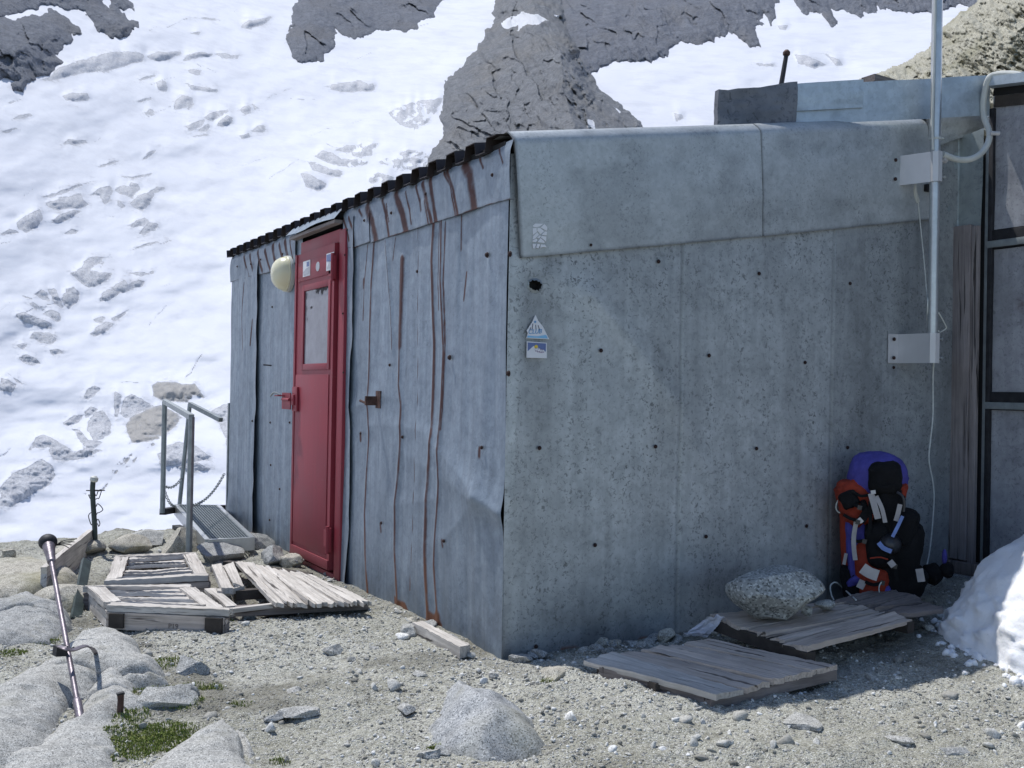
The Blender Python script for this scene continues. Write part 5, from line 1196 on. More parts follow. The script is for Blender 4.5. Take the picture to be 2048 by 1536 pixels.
# left platforms: louvred frames on box sides
def louvre(px, th, zt, label, seed, nsl, front_len=1.0):
    P = [onz(*p, zt) for p in px]          # A front-left, B front-right, C back-right, D back-left
    A, B, C, D = P
    t = thing("slatted_platform", label, "pallet", (A+B+C+D)/4*np.array([1, 1, 0])+np.array([0, 0, zt-th]), "weathered timber platforms round the hut")
    u = (B-A)/np.linalg.norm(B-A); v = (D-A)/np.linalg.norm(D-A); w = .075
    def rail(a, b, wd, seed, part): 
        m = MB(); d = (b-a)/np.linalg.norm(b-a); s = np.array([-d[1], d[0], 0]); s = s*np.sign(np.dot(s, (A+B+C+D)/4-a)); plank_grid(m, a, b, b+s*wd, a+s*wd, .03, seed, .006, .006, .003, edge=.003); m.build(part, M['wood_pale'], t, auto=35, aname="gc")
    rail(A, B, w*.75, seed+1, "rail"); rail(D, C, w*.6, seed+2, "rail")
    rail(A+v*w*.8, D-v*w*.65, w, seed+3, "stile"); rail(B+v*w*.8, C-v*w*.65, w, seed+4, "stile")
    a, b, c, d = A+u*w*1.1+v*w*.8, B-u*w*1.1+v*w*.8, C-u*w*1.1-v*w*.7, D+u*w*1.1-v*w*.7
    dz = np.array([0, 0, -.020])
    for i in range(nsl):
        e0, e1 = (i+.16)/nsl, (i+.84)/nsl; m = MB(); tilt = np.array([0, 0, .016])
        r = np.random.default_rng(seed*7+i); j = np.array([0, 0, r.uniform(-.006, .004)])
        plank_grid(m, a+(d-a)*e0+dz+j+tilt, b+(c-b)*e0+dz-j+tilt, b+(c-b)*e1+dz, a+(d-a)*e1+dz, .018, seed*13+i, .01, .01, .007, edge=.004); m.build("slat", M['wood_pale'], t, auto=35, aname="gc")
    # box sides
    lo = np.array([0, 0, -th]); s1 = np.array([0, 0, -.034])
    def side(p, q, inset, mat, part="side_board"):
        m = MB(); n = np.cross(q-p, (0, 0, 1)); n /= np.linalg.norm(n); n *= -np.sign(np.dot(n, (A+B+C+D)/4-p)); p, q = p-n*inset, q-n*inset
        plank_grid(m, p+s1, q+s1, q+lo, p+lo, .022, seed+int(inset*999), .004, .004, .003); m.build(part, mat, t, auto=35, aname="gc")
    side(A, B, .02, M['wood_grey']); side(A, D, .004, M['wood_pale']); side(B, C, .012, M['wood_brown']); side(D, C, .02, M['wood_brown'])
    m = MB(); q = [A+u*.05+v*.05+s1*1.6, B-u*.05+v*.05+s1*1.6, C-u*.05-v*.05+s1*1.6, D+u*.05-v*.05+s1*1.6]; m.add(q+[p+lo*.5 for p in q], [(0,1,2,3),(7,6,5,4),(0,4,5,1),(1,5,6,2),(2,6,7,3),(3,7,4,0)]); m.build("dark_core", M['timber_dark'], t, False)
    return t, (A, B, C, D)
zpa = .125
pa, qa = louvre([(213,1209),(455,1220),(385,1170),(172,1170)], .112, zpa, "slatted wooden platform nearest the slabs with faint black lettering on its side", 101, 6)
pb, qb = louvre([(211,1162),(418,1151),(391,1104),(231,1111)], .085, .11, "slatted wooden platform at the back, next to the thin cable post", 151, 6)
# black blocks at the corners of the front platform and its lettering
A, B = qa[0], qa[1]; u = (B-A)/np.linalg.norm(B-A); nrm = np.array([u[1], -u[0], 0])
m = MB(); m.add(*bar(A+u*.02+nrm*.004+np.array([0,0,-.070]), A+u*.09+nrm*.004+np.array([0,0,-.070]), .025, .066)); m.build("corner_block", M['timber_dark'], pa, False)
m = MB(); m.add(*bar(B-u*.10+nrm*.004+np.array([0,0,-.070]), B-u*.02+nrm*.004+np.array([0,0,-.070]), .025, .066)); m.build("corner_block", M['timber_dark'], pa, False)
cu = bpy.data.curves.new("t", 'FONT'); cu.body = "P19"; cu.size = .032; cu.extrude = .0004; to = bpy.data.objects.new("t", cu); COL.objects.link(to)
me = bpy.data.meshes.new_from_object(to); V = np.array([v.co for v in me.vertices]); F = [list(p.vertices) for p in me.polygons]; bpy.data.objects.remove(to)
W = A+u*(np.linalg.norm(B-A)*.52)+np.outer(V[:, 0], u)+np.outer(V[:, 1], (0, 0, 1.))+np.outer(V[:, 2], nrm)+np.array([0, 0, -.095])+nrm*.0045
obj("lettering", W, F, M['wood_brown'], pa, False)

# broken deck before the door
zc = .10
A, B, C, Dd = onz(547,1206,zc), onz(739,1203,zc-.02), onz(629,1152,zc), onz(469,1120,zc+.02)
pd_ = thing("broken_deck", "broken wooden deck with splintered boards in front of the red door", "deck", (A+B+C+Dd)/4*np.array([1, 1, 0]), "weathered timber platforms round the hut")
A_, B_, C_, D_ = onz(547,1206,zc), onz(742,1203,zc), onz(634,1152,zc), onz(470,1120,zc)
deck(pd_, A_, D_, C_, B_, 9, .020, M['wood_pale'], 33, .001, .035, .005, "board", jit=.0025, edge=.0015)
beam(pd_, onz(470,1222,.055), onz(735,1208,.055), .05, .045, M['wood_brown'], "joist"); beam(pd_, onz(480,1226,.015), onz(741,1212,.015), .08, .03, M['timber_dark'], "joist")
beam(pd_, onz(452,1130,.06), onz(620,1156,.06), .05, .05, M['timber_dark'], "joist"); beam(pd_, onz(470,1190,.06), onz(640,1178,.06), .05, .05, M['timber_dark'], "joist")
beam(pd_, onz(452,1222,.07), onz(552,1210,.075), .03, .02, M['wood_pale'], "broken_strip")
# small open frame between the platforms
za = .10; A, B, C, Dd = onz(443,1181,za), onz(488,1173,za), onz(466,1131,za), onz(423,1132,za)
pf = thing("broken_duckboard", "small broken timber frame between the slatted platforms and the deck", "frame", (A+B+C+Dd)/4*np.array([1, 1, 0]), "weathered timber platforms round the hut")
for k, (p, q) in enumerate(((A, Dd), (B, C), (A, B), (Dd, C))): 
    m = MB(); d = (q-p)/np.linalg.norm(q-p); s = np.array([-d[1], d[0], 0])*.055; 
    if np.dot(s, (A+B+C+Dd)/4-p) < 0: s = -s
    dz = np.array([0, 0, .012 if k < 2 else 0]); plank_grid(m, p+dz, q+dz, q+s+dz, p+s+dz, .03, 300+k, .01, .01, .003); m.build("rail", M['wood_pale'], pf, auto=35, aname="gc")
beam(pf, onz(420,1180,.08), onz(462,1216,.07), .06, .02, M['wood_pale'], "broken_strip")
# loose plank along the foot of the wall
a, b = onz(835,1243,.055), onz(930,1291,.05); t = thing("loose_plank", "short pale squared plank lying along the foot of the streaked wall", "plank", (a+b)/2*np.array([1, 1, 0])); m = MB(); d = (b-a); s = np.array([-.058, -.015, 0]); plank_grid(m, a-s*.5, b-s*.5, b+s*.5, a+s*.5, .05, 401, .004, .004, .002); m.build("plank_body", M['wood_pale'], t, auto=35, aname="gc")
# tilted board by the cable post
p = [onz(81,1148,.12), atd(182,1063,7.35), atd(184,1096,7.30), onz(92,1190,.02)]
pa_, pb_ = onz(92,1192,.0), onz(182,1112,-.02)
def above(b, px): d = ray(*px); return np.array([b[0], b[1], CAM[2]+d[2]*np.hypot(*(b-CAM)[:2])/np.hypot(*d[:2])])
p = [above(pa_, (80,1135)), above(pb_, (184,1060)), pb_-np.array([0,0,.03]), pa_-np.array([0,0,.04])]
t = thing("tilted_board", "broad grey board standing on edge by the thin cable post", "board", p[3]); m = MB(); plank_grid(m, p[3], p[2], p[1], p[0], .03, 433, .02, .02, .004); m.build("board_body", M['wood_pale'], t, auto=35, aname="gc")

# ---------------------------------------------------------------- posts
b0 = atd(188,1150,6.9); t0 = atd(187,958,6.85)
post = thing("cable_post", "thin dark green iron post wound with loose wire", "post", b0)
m = MB(); m.add(*tube(smooth_path([b0-np.array([0,0,.2]), b0, b0*.6+t0*.4+np.array([.008,0,0]), b0*.15+t0*.85+np.array([-.006,0,0]), t0], 6), .0165, 10)); m.build("post_shaft", M['green_pipe'], post)
m = MB(); m.add(*lathe(t0-np.array([0,0,.02]), (.2,0,1), [(.018,0),(.027,.01),(.026,.03),(.012,.042)], 10)); m.build("post_cap", M['hose'], post)
r = np.random.default_rng(5); P = []
for k in range(64):
    a = k*.62; z = .95-.62*k/64+.03*r.normal(); z = np.clip(z, .02, .60); rad = .024+.035*r.random()*(k % 5 == 0)+.045*r.random()*(z < .25); P.append(b0+np.array([rad*math.cos(a), rad*math.sin(a), z*.95]))
m = MB(); m.add(*tube(smooth_path(P, 4), .0032, 5)); m.build("wire", M['black_iron'], post)
a = onz(150,1242,.0); b = atd(173,1122,np.linalg.norm(a-CAM)+.12); m = MB(); m.add(*bar(a, b, .05, .02, (0, 1, 0))); o = m.build("leaning_bar", M['green_pipe'], None, False, origin=a); setp(o, "flat dark iron bar leaning beside the front slatted platform", "bar")
# leaning iron tube with black ball
pb0 = onz(166,1466,.02); pt = atd(101,1112,np.linalg.norm(pb0-CAM)+.32)
lp = thing("leaning_pole", "long purple grey iron tube with black ball top leaning over the granite slabs", "pole", pb0)
ax_ = (pt-pb0); L = np.linalg.norm(ax_); ax_ /= L
m = MB(); m.add(*tube([pb0-ax_*.05, pb0+ax_*L*.5, pt], .0095, 14)); m.build("pole_tube", M['iron'], lp)
m = MB(); m.add(*lathe(pb0-ax_*.03, ax_, [(.0135,0),(.0145,.004),(.0145,.175),(.0125,.185),(.0098,.19)], 16)); m.build("pole_sleeve", M['iron'], lp)
m = MB(); m.add(*lathe(pt-ax_*.045, ax_, [(.011,0),(.016,.004),(.018,.05),(.023,.10),(.024,.115),(.018,.12)], 16)); m.build("pole_collar", M['iron'], lp)
m = MB(); V, F = ico(3); V = V*np.array([.036, .036, .034]); m.add(V+pt+ax_*.098, F); m.add(*lathe(pt+ax_*.125, (0,0,1), [(.012,0),(.014,.006),(.011,.016)], 8)); m.build("pole_ball", M['black_iron'], lp)
m = MB(); e = pt+ax_*.09; 
for k in range(4): m.add(*tube(smooth_path([e+np.array([.03,0,-.01]), e+np.array([.055,-.02,-.008+.006*k]), e+np.array([.075+.01*k,-.03,-.02+.012*k])], 3), .0018, 5))
m.build("wire_tuft", M['black_iron'], lp)
# iron staple holding it
c = atd(139,1300,3.62); s1 = atd(117,1292,3.57); s2 = onz(196,1316,.06)
st_ = thing("iron_staple", "flat iron strap gripping the leaning tube on the slab", "strap", s1)
m = MB(); m.add(*ribbon(smooth_path([s1, atd(128,1296,3.52), atd(145,1300,3.54), atd(170,1292,3.62), atd(186,1298,3.70), s2], 5), .016, .004, (0, -.5, 1))); m.build("strap", M['iron'], st_)
m = MB(); m.add(*bar(s1+np.array([-.012,0,-.016]), s1+np.array([.025,.01,-.02]), .035, .034)); m.build("strap_foot", M['black_iron'], st_)
m = MB(); m.add(*tube(smooth_path([c+np.array([-.014,0,.004]), c+np.array([0,-.015,.006]), c+np.array([.014,0,.008])], 4), .003, 6)); m.build("tie_wire", M['black_iron'], st_)
# rusty stub
q = atd(240,1412,3.42); t = thing("iron_stub", "short rusty iron stub standing in the grass among the slabs", "stub", q); m = MB(); m.add(*tube([q-np.array([0,0,.05]), q+np.array([.002,0,.02]), q+np.array([.001,0,.040])], [.0105,.0105,.011], 8)); m.build("stub_shaft", M['rust'], t); m = MB(); m.add(*bar(q+np.array([-.011,0,.040]), q+np.array([.013,0,.043]), .018, .007)); m.build("stub_head", M['black_iron'], t)

# ---------------------------------------------------------------- walkway behind the hut
zw = .115
G = [onz(414,1083,zw), onz(505,1079,zw), onz(436,1013,zw), onz(352,1012,zw)]
wk = thing("grating_walkway", "galvanised grating walkway with tube handrails and chain at the far hut end", "walkway", G[0]-np.array([0, 0, .1]))
A, B, C, Dg = G
m = MB(); nu, nv = 16, 56
for i in range(nu+1): 
    u = i/nu; m.add(*bar(A+(B-A)*u, Dg+(C-Dg)*u, .004, .024))
for j in range(nv+1):
    v = j/nv; m.add(*bar(A+(Dg-A)*v+np.array([0,0,.003]), B+(C-B)*v+np.array([0,0,.003]), .005, .018))
m.build("grating", M['zinc_dull'], wk, False)
fr = np.array([0, 0, -.028])
for p, q in ((A, Dg), (B, C), (A, B), (Dg, C)):
    m = MB(); m.add(*bar(p+fr, q+fr, .03, .085)); m.build("frame_channel", M['zinc'], wk, False)
ztop = onx(327,801,0)[2]
def vpost(pxb, zt_at, h): pass
dA, dD = np.linalg.norm(A-CAM), np.linalg.norm(Dg-CAM)
def vert(px_top, px_bot, base):    # upright through a base point, height from the photograph
    d = ray(*px_top); k = np.hypot(*(base-CAM)[:2])/np.hypot(*d[:2]); return np.array([base[0], base[1], CAM[2]+d[2]*k])
b1 = onz(325,1026,zw-.02); b3 = onz(378,1088,zw-.02); b2 = onz(358,1016,zw-.02)
b2 = Dg+np.array([.04,.35,-.1]); b2 = onz(359,1010,zw)
t1, t3, t2 = vert((327,803), None, b1), vert((378,834), None, b3), vert((373,808), None, b2)
t2 = t2+np.array([.07,0,0])
for b_, t_, w_ in ((b1, t1, .042), (b3-np.array([0,0,.08]), t3, .042), (b2, t2, .036)):
    m = MB(); m.add(*tube([b_, (b_+t_)/2, t_], w_/2, 10)); m.build("post", M['zinc_dull'], wk)
m = MB(); m.add(*bar(t1+np.array([0,0,.0]), t3, .035, .035)); m.build("handrail", M['zinc_dull'], wk, False)
e = vert((464,840), None, np.array([-.05, 4.7, 0])); m = MB(); m.add(*bar(t2, e, .035, .035)); m.build("handrail", M['zinc_dull'], wk, False)
m = MB(); m.add(*bar(b1+np.array([0,0,.01]), Dg+fr, .05, .05)); m.add(*bar(onz(352,1056,.02), onz(425,1086,.02), .06, .05)); m.add(*bar(onz(440,1016,zw-.03), onz(470,1016,zw-.03), .05, .05)); m.build("bearer", M['black_iron'], wk, False)
def chain(a, b, sag, n, mat):
    m = MB()
    for k in range(n):
        u0, u1 = k/n, (k+1.25)/n; P = [a+(b-a)*u+np.array([0, 0, -sag*4*u*(1-u)]) for u in (u0, u1)]
        d = P[1]-P[0]; up = (0, 0, 1) if k % 2 else (0, 1, 0); d_, s_, u_ = basis(d, up); c = (P[0]+P[1])/2; ln = np.linalg.norm(d)/2
        m.add(*tube([c+d_*ln*math.cos(t)*1.0+s_*.0105*math.sin(t) for t in np.linspace(0, 2*math.pi, 9)], .0034, 5, False))
    m.build("chain", mat, wk)
chain(t1*.25+b1*.75, b2*.72+t2*.28, .05, 16, M['zinc_dull']); chain(t1*.24+b1*.76, onz(352,1012,zw+.02), .05, 16, M['zinc_dull']); chain(b3*.70+t3*.30, np.array([-.04, 4.6, .42]), .06, 34, M['zinc_dull'])

# ---------------------------------------------------------------- stones
def stone(label, base, size, seed, mat, rot=0, sub=4, cuts=14, lo=.5, hi=.95, sink=.25, rough=.05, tilt=(0, 0), name="stone", cat="stone", group=None, nf=2.2, soft=0.):
    V, F = rock_shape(seed, sub, cuts, lo, hi, rough, nf, soft); V = V*np.array(size)/2; V = V@rotm(tilt[0], tilt[1], rot).T
    zmin, zmax = V[:, 2].min(), V[:, 2].max(); b = np.asarray(base, float); V = V+b+np.array([0, 0, -zmin-sink*(zmax-zmin)])
    o = obj(name, V, F, mat, None, True, origin=b, auto=28); return setp(o, label, cat, group)
# boulder on the second platform
bc = onz(1558,1218,.165)
def wedge_boulder():
    V, F = rock_shape(1219, 6, 13, .62, .93, .03, 2.0, .1)
    rt_ = np.cross(CAM-bc, (0, 0, 1.)); rt_ /= -np.linalg.norm(rt_); fw_ = np.cross(rt_, (0, 0, 1.))
    if np.dot(fw_, CAM-bc) < 0: fw_ = -fw_
    F = F[:, ::-1]; u, d, w_ = -V[:, 0], V[:, 1], V[:, 2]; t = np.clip(-w_, 0, 1)
    u = u*(1-.40*t**1.3)+.05*t; d = d*(1-.25*t); w_ = np.where(w_ > 0, w_*.85, w_*.92)+facet(u*2.2+5, d*2.2+w_*1.7, 77, .5)*.06-.06*u*(w_ > 0)+fbm(u*5, d*5, w_*5, o=4, s=3)*.02
    P = np.outer(u*.222, rt_)+np.outer(d*.18, fw_)+np.outer(w_*.155, (0, 0, 1.)); base = bc+np.array([-.04, -.06, -.035])+fw_*.07-rt_*.03; P[:, 2] -= P[:, 2].min()
    o = obj("boulder", P+base, F, M['granite_bould'], None, True, origin=base, auto=30); setp(o, "wedge-shaped speckled boulder sitting on the wooden platform by the end wall", "boulder")
wedge_boulder()
stone("small grey stone beside the boulder on the platform", onz(1614,1232,.165), (.075,.06,.06), 77, M['granite_bould'], sink=.02, sub=3)
stone("flat chip of rock behind the boulder's right end on the platform", onz(1650,1218,.17), (.17,.09,.05), 78, M['granite_bould'], rot=.3, sink=.02, sub=3)
# foreground granite
def slab(label, px, z, size, seed, mat=None, rot=0, tilt=(0, 0), sink=.5, cuts=7, lo=.72, hi=.97, soft=.45, rough=.035, name="granite_slab"):
    return stone(label, onz(px[0], px[1], z), size, seed, mat or M['granite'], rot, 6, cuts, lo, hi, sink, rough, tilt, name, "rock", None, 1.5, soft)
def outcrop(label, far, near, zf, zn, dome, drop, w, seed, mat, cracks=(), name="granite_slab", step=.008, crag=.010, lump=.016):
    pts = [onz(*p, zf) for p in far]+[onz(*p, zn) for p in near]; poly = [tuple(p[:2]) for p in pts]
    P = np.array(pts); co, *_ = np.linalg.lstsq(np.c_[P[:, :2], np.ones(len(P))], P[:, 2], rcond=None)
    xs = [p[0] for p in poly]; ys = [p[1] for p in poly]
    X, Y = np.meshgrid(np.arange(min(xs)-.15, max(xs)+.15, step), np.arange(min(ys)-.15, max(ys)+.15, step), indexing='ij')
    s = sdf(X+fbm(X*7, Y*7, o=3, s=seed)*.04, Y+fbm(X*7, Y*7, o=3, s=seed+1)*.04, poly); sp = np.maximum(s, 0)
    cx, cy = np.mean(xs), np.mean(ys)
    Z = co[0]*X+co[1]*Y+co[2]+dome*(1-np.exp(-sp/.16))-drop*np.exp(-sp/w)+np.minimum(s, 0)*1.8
    Z += fbm(X*3.2, Y*3.2, o=3, s=seed+2)*lump+facet(X*5+fbm(X*4, Y*4)*.5, Y*7, seed+20, .5)*crag*1.2+fbm(X*18, Y*18, o=4, s=seed+3)*crag*.7
    for c in cracks:
        d = seg_dist(X+fbm(X*9, Y*9, o=3, s=seed+5)*.03, Y+fbm(X*9, Y*9, o=3, s=seed+6)*.03, [tuple(onz(*p, (zf+zn)/2)[:2]) for p in c]); Z -= .035*np.exp(-(d/.012)**2)+.012*np.exp(-(d/.05)**2)
    F = grid_faces(*X.shape); F = F[(s.ravel() > -.13)[F].all(1)]; used = np.unique(F); rm = np.full(X.size, -1); rm[used] = np.arange(len(used))
    V = np.stack([X, Y, Z], -1).reshape(-1, 3)[used]
    o = obj(name, V, rm[F], M[mat], None, True, origin=(cx, cy, 0)); return setp(o, label, "rock")
outcrop("large rounded boulder in the gravel below the hut corner", [(862,1392),(885,1368),(912,1352),(945,1362),(990,1385),(1045,1402),(1085,1440),(1095,1478)], [(1060,1522),(1000,1548),(930,1545),(872,1512),(848,1462)], .05, -.01, .15, .05, .11, 11, 'granite_bluegrey', lump=.018, name="boulder", crag=.008)
outcrop("long smooth granite hump under the iron strap and leaning tube", [(-80,1375),(0,1343),(60,1310),(115,1284),(165,1258),(215,1242),(262,1256),(300,1282),(340,1312)], [(300,1345),(255,1352),(215,1345),(180,1360),(150,1385),(120,1415),(110,1445),(60,1485),(20,1510),(-100,1500)], .135, .085, .03, .045, .05, 21, 'granite', cracks=[[(330,1318),(250,1330),(190,1325),(130,1330)]])
outcrop("smooth granite slab carrying the foot of the leaning tube", [(112,1405),(150,1372),(172,1338),(208,1318),(245,1330),(275,1352),(292,1385)], [(272,1425),(238,1440),(226,1470),(236,1510),(250,1600),(-100,1620),(-60,1515),(60,1490)], .10, .03, .03, .045, .045, 31, 'granite', cracks=[[(290,1372),(230,1372),(170,1385),(110,1440)]])
outcrop("low pale slab at the bottom among the grass", [(292,1520),(332,1478),(392,1440),(440,1424),(490,1448),(512,1488)], [(545,1545),(575,1640),(280,1640)], .06, .02, .02, .035, .04, 41, 'granite', cracks=[[(470,1440),(500,1500),(560,1560)]])
outcrop("low granite outcrop left of the front slatted platform", [(-80,1200),(0,1190),(60,1176),(118,1192),(140,1212)], [(125,1252),(85,1270),(0,1285),(-80,1290)], .12, .05, .03, .04, .05, 51, 'granite_dark', cracks=[[(0,1225),(70,1215),(130,1225)]])
outcrop("pale outcrop shelf at the ledge's left edge", [(-100,1118),(0,1112),(80,1108),(135,1116),(150,1130)], [(110,1165),(60,1172),(0,1178),(-100,1180)], .11, .07, .02, .05, .04, 61, 'granite_tan')
slab("pale block beneath the leaning bar by the front platform", (130,1215), .0, (.30,.34,.18), 2081, M['granite_tan'], rot=.7, sink=.35, soft=.1)
# stones round the walkway foot and ledge edge
for lab, px, z, s, sd_, mt in (
  ("big tan rock under the walkway's near handrail post", (362,1100), .0, (.34,.30,.26), 3001, 'granite_tan'), ("broad grey rock below the walkway's front edge", (448,1118), .0, (.46,.36,.22), 3002, 'granite_dark'),
  ("angular pale rock against the wall at the walkway's front corner", (513,1100), .0, (.30,.26,.20), 3003, 'granite'), ("rough grey rock beside the left foot of the door", (548,1128), .0, (.26,.24,.18), 3004, 'granite_dark'),
  ("tan rock just left of the door sill", (577,1128), .02, (.24,.16,.12), 3005, 'granite_tan'), ("small pale rock under the door's left corner", (590,1135), .0, (.12,.12,.12), 3006, 'granite'),
  ("low tan rock on the ledge behind the back slatted platform", (265,1108), -.02, (.40,.3,.16), 3007, 'granite_tan'), ("pointed tan stone on the ledge horizon at the far left", (15,1120), .0, (.10,.10,.14), 3008, 'granite_tan'),
  ("pale rock on the ledge left of the walkway", (300,1100), -.04, (.36,.3,.16), 3009, 'granite'), ("grey rock against the ledge edge behind the tilted board", (150,1118), -.02, (.5,.3,.15), 3010, 'granite_tan'),
  ("rounded grey stone left of the loose plank", (822,1270), .0, (.13,.11,.075), 3011, 'granite'), ("pale stone out on the open gravel before the deck", (664,1308), .0, (.105,.09,.07), 3012, 'granite'),
  ("small stone next to the pale one on the open gravel", (702,1322), .0, (.05,.045,.03), 3013, 'granite'), ("jagged grey rock between grass and gravel at lower left", (378,1352), .0, (.17,.15,.12), 3014, 'granite_dark'),
  ("dark rounded stone in the big grass tuft", (268,1440), .0, (.17,.13,.10), 3015, 'granite_dark'), ("long pale broken rock beside the dark stone in the grass", (325,1428), .0, (.24,.16,.13), 3016, 'granite'),
  ("grey splinter rock above the long pale broken one", (372,1408), .0, (.13,.09,.09), 3017, 'granite_dark'), ("flat pale stone below the jagged grey rock", (335,1362), .0, (.06,.05,.03), 3018, 'granite'),
  ("brown mossy stone before the near platform's left corner", (1112,1358), .0, (.20,.13,.08), 3019, 'granite_tan'), ("pale stone just in front of the hut's bottom corner", (1040,1322), .0, (.15,.11,.06), 3020, 'granite_dark'),
  ("upright tan stone at the wall foot behind the near platform", (1330,1272), .03, (.10,.09,.10), 3021, 'granite_tan'), ("small grey stone beside the upright tan stone", (1283,1292), .02, (.07,.06,.05), 3022, 'granite'),
  ("grey stone at the right corner of the near platform", (1640,1368), .0, (.12,.08,.07), 3023, 'granite_dark'), ("dark stone leaning at the front slatted platform's right end", (500,1240), .0, (.11,.09,.075), 3024, 'granite_dark'),
  ("tiny dark stone under the front slatted platform's right corner", (482,1252), .0, (.06,.06,.045), 3025, 'granite_dark'), ("whitish stone at the front slatted platform's foot", (330,1255), .0, (.07,.06,.04), 3026, 'granite'),
  ("flat pale stone half way along the right picture edge gravel", (1602,1452), .0, (.20,.14,.05), 3027, 'granite'), ("pale stone between the boulder and the hut corner", (838,1352), .0, (.09,.08,.04), 3028, 'granite'),
  ("small pale stone left of the foreground boulder", (812,1422), .0, (.09,.06,.04), 3029, 'granite'), ("pair-sized grey pebble under the foreground boulder's left foot", (880,1510), .0, (.075,.06,.045), 3030, 'granite_dark'),
  ("flat pale stone beside the grey pebble at the bottom edge", (858,1518), .0, (.11,.08,.045), 3031, 'granite'), ("pale flat rock in the gravel at bottom centre left", (600,1432), .0, (.17,.11,.04), 3032, 'granite'),
  ("dark flat chip above the pale flat rock", (548,1440), .0, (.085,.04,.025), 3033, 'granite_dark'), ("grey stone beneath the near platform's front edge", (1400,1425), .0, (.07,.05,.04), 3034, 'granite_dark'),
  ("small pale stone left of the plank end", (925,1305), .0, (.09,.06,.045), 3035, 'granite_dark'), ("pale stone on the gravel before the hut corner", (985,1355), .0, (.08,.06,.04), 3036, 'granite'),
  ("grey stone among the chips at the wall foot", (1215,1300), .02, (.09,.07,.05), 3037, 'granite_dark'), ("pale chip near the bottom right corner", (1800,1482), .0, (.11,.07,.035), 3038, 'granite'),
  ("low dark rock at the right corner beyond the heap", (1905,1500), .0, (.13,.09,.04), 3039, 'granite_dark'), ("dark pitted stone on the gravel below the plank", (745,1302), .0, (.06,.05,.03), 3040, 'granite_dark'),
  ("pale round stone alone on the gravel left of centre", (590,1390), .0, (.08,.07,.05), 3041, 'granite'), ("small tan stone beside the deck's front edge", (640,1240), .0, (.08,.06,.045), 3042, 'granite_tan')):
    q = onz(px[0], px[1], z); q[2] = gz(q[0], q[1])+z*.3
    stone(lab, q, s, sd_, M[mt], rot=(sd_*.37) % 3, sub=4, cuts=15, lo=.45, hi=.92, sink=.25, rough=.05, group="loose stones round the hut")

# row of stones that lines the foot of the end wall and the door wall
r = np.random.default_rng(41); sl0 = []
for k in range(40):
    if k < 30: x = r.uniform(.02, 1.5); y = -.03-abs(r.normal())*.06
    else: x = -.03-abs(r.normal())*.05; y = r.uniform(.0, .95)
    s_ = r.uniform(.035, .085)
    stone("small angular stone in the row of rubble at the foot of the hut's metal walls", np.array([x, y, gz(x, y)]), (s_*r.uniform(.9, 1.5), s_, s_*.75), 5000+k, M[('granite_dark', 'granite', 'granite_tan')[k % 3]], rot=r.uniform(0, 3), sub=3, cuts=12, lo=.4, hi=.9, sink=.22, group="rubble row along the wall foot")
# ---------------------------------------------------------------- paper
P = np.array([onz(1370,1272,.03), onz(1412,1276,.03), onz(1446,1232,.15), onz(1418,1234,.14)])
U = np.linspace(0, 1, 14); UU, VV = np.meshgrid(U, U, indexing='ij'); Gp = (P[0]*(1-UU[..., None])+P[1]*UU[..., None])*(1-VV[..., None])+(P[3]*(1-UU[..., None])+P[2]*UU[..., None])*VV[..., None]
Gp += np.stack([fbm(UU*3, VV*3, o=3, s=k)*.02 for k in (1, 2, 3)], -1)
V = np.concatenate([Gp.reshape(-1, 3), Gp.reshape(-1, 3)-np.array([0, -.003, .002])]); F = grid_faces(14, 14).tolist(); F += [[i+196 for i in f[::-1]] for f in F]
o = obj("paper_scrap", V, F, M['paper'], None, False); setp(o, "crumpled white paper scrap stuck at the corner of the boulder's platform", "paper")

# ---------------------------------------------------------------- snow heap
def heap():
    U = np.linspace(0, 2*math.pi, 260); T = np.linspace(0, 1, 110); UU, TT = np.meshgrid(U, T, indexing='ij')
    c = np.array([2.72, -1.30]); ra = 1.06+.05*np.sin(UU*3+1)+.07*fbm(np.cos(UU)*2, np.sin(UU)*2, o=3, s=5); rb = .86+.0*UU
    rr = np.sin(TT*math.pi/2)
    X = c[0]+ra*rr*np.cos(UU); Y = c[1]+rb*rr*np.sin(UU)
    prof = np.power(np.clip(1-rr**2.3, 0, 1), .62)
    Z = .02+ground_h(X, Y)*.7-.08+.66*prof
    lump = fbm(X*5, Y*5, Z*5, o=4, s=8)*.05+np.maximum(fbm(X*22, Y*22, Z*22, o=3, s=9), 0)*.05*sst(.72, .98, rr)
    Z = Z+lump*.6; X = X+lump*.8*np.cos(UU); Y = Y+lump*.8*np.sin(UU)
    V = np.stack([X, Y, Z], -1).reshape(-1, 3)
    o = obj("snow_heap", V, grid_faces(260, 110), M['snow'], None, True, origin=(c[0], c[1], .05)); setp(o, "rounded heap of old white snow at the right beside the annex", "snow")
    m = MB(); r = np.random.default_rng(3); V0, F0 = ico(2)
    for k in range(220):
        a = r.uniform(2.2, 5.4); d = .97+abs(r.normal())*.06; x = c[0]+1.06*d*math.cos(a); y = c[1]+.87*d*math.sin(a); s = r.uniform(.006, .020)*(1 if d < 1.1 else .6)
        v = V0*(1+fbm(V0[:, 0]*2+k, V0[:, 1]*2, V0[:, 2]*2, o=2, s=k)[:, None]*.6)*s*1.15; m.add(v+np.array([x, y, gz(x, y)+s*.35]), F0)
    o = m.build("snow_crumbs", M['snow'], None, auto=None); setp(o, "crumbs of snow fallen round the foot of the heap", None, None, "stuff")
heap()

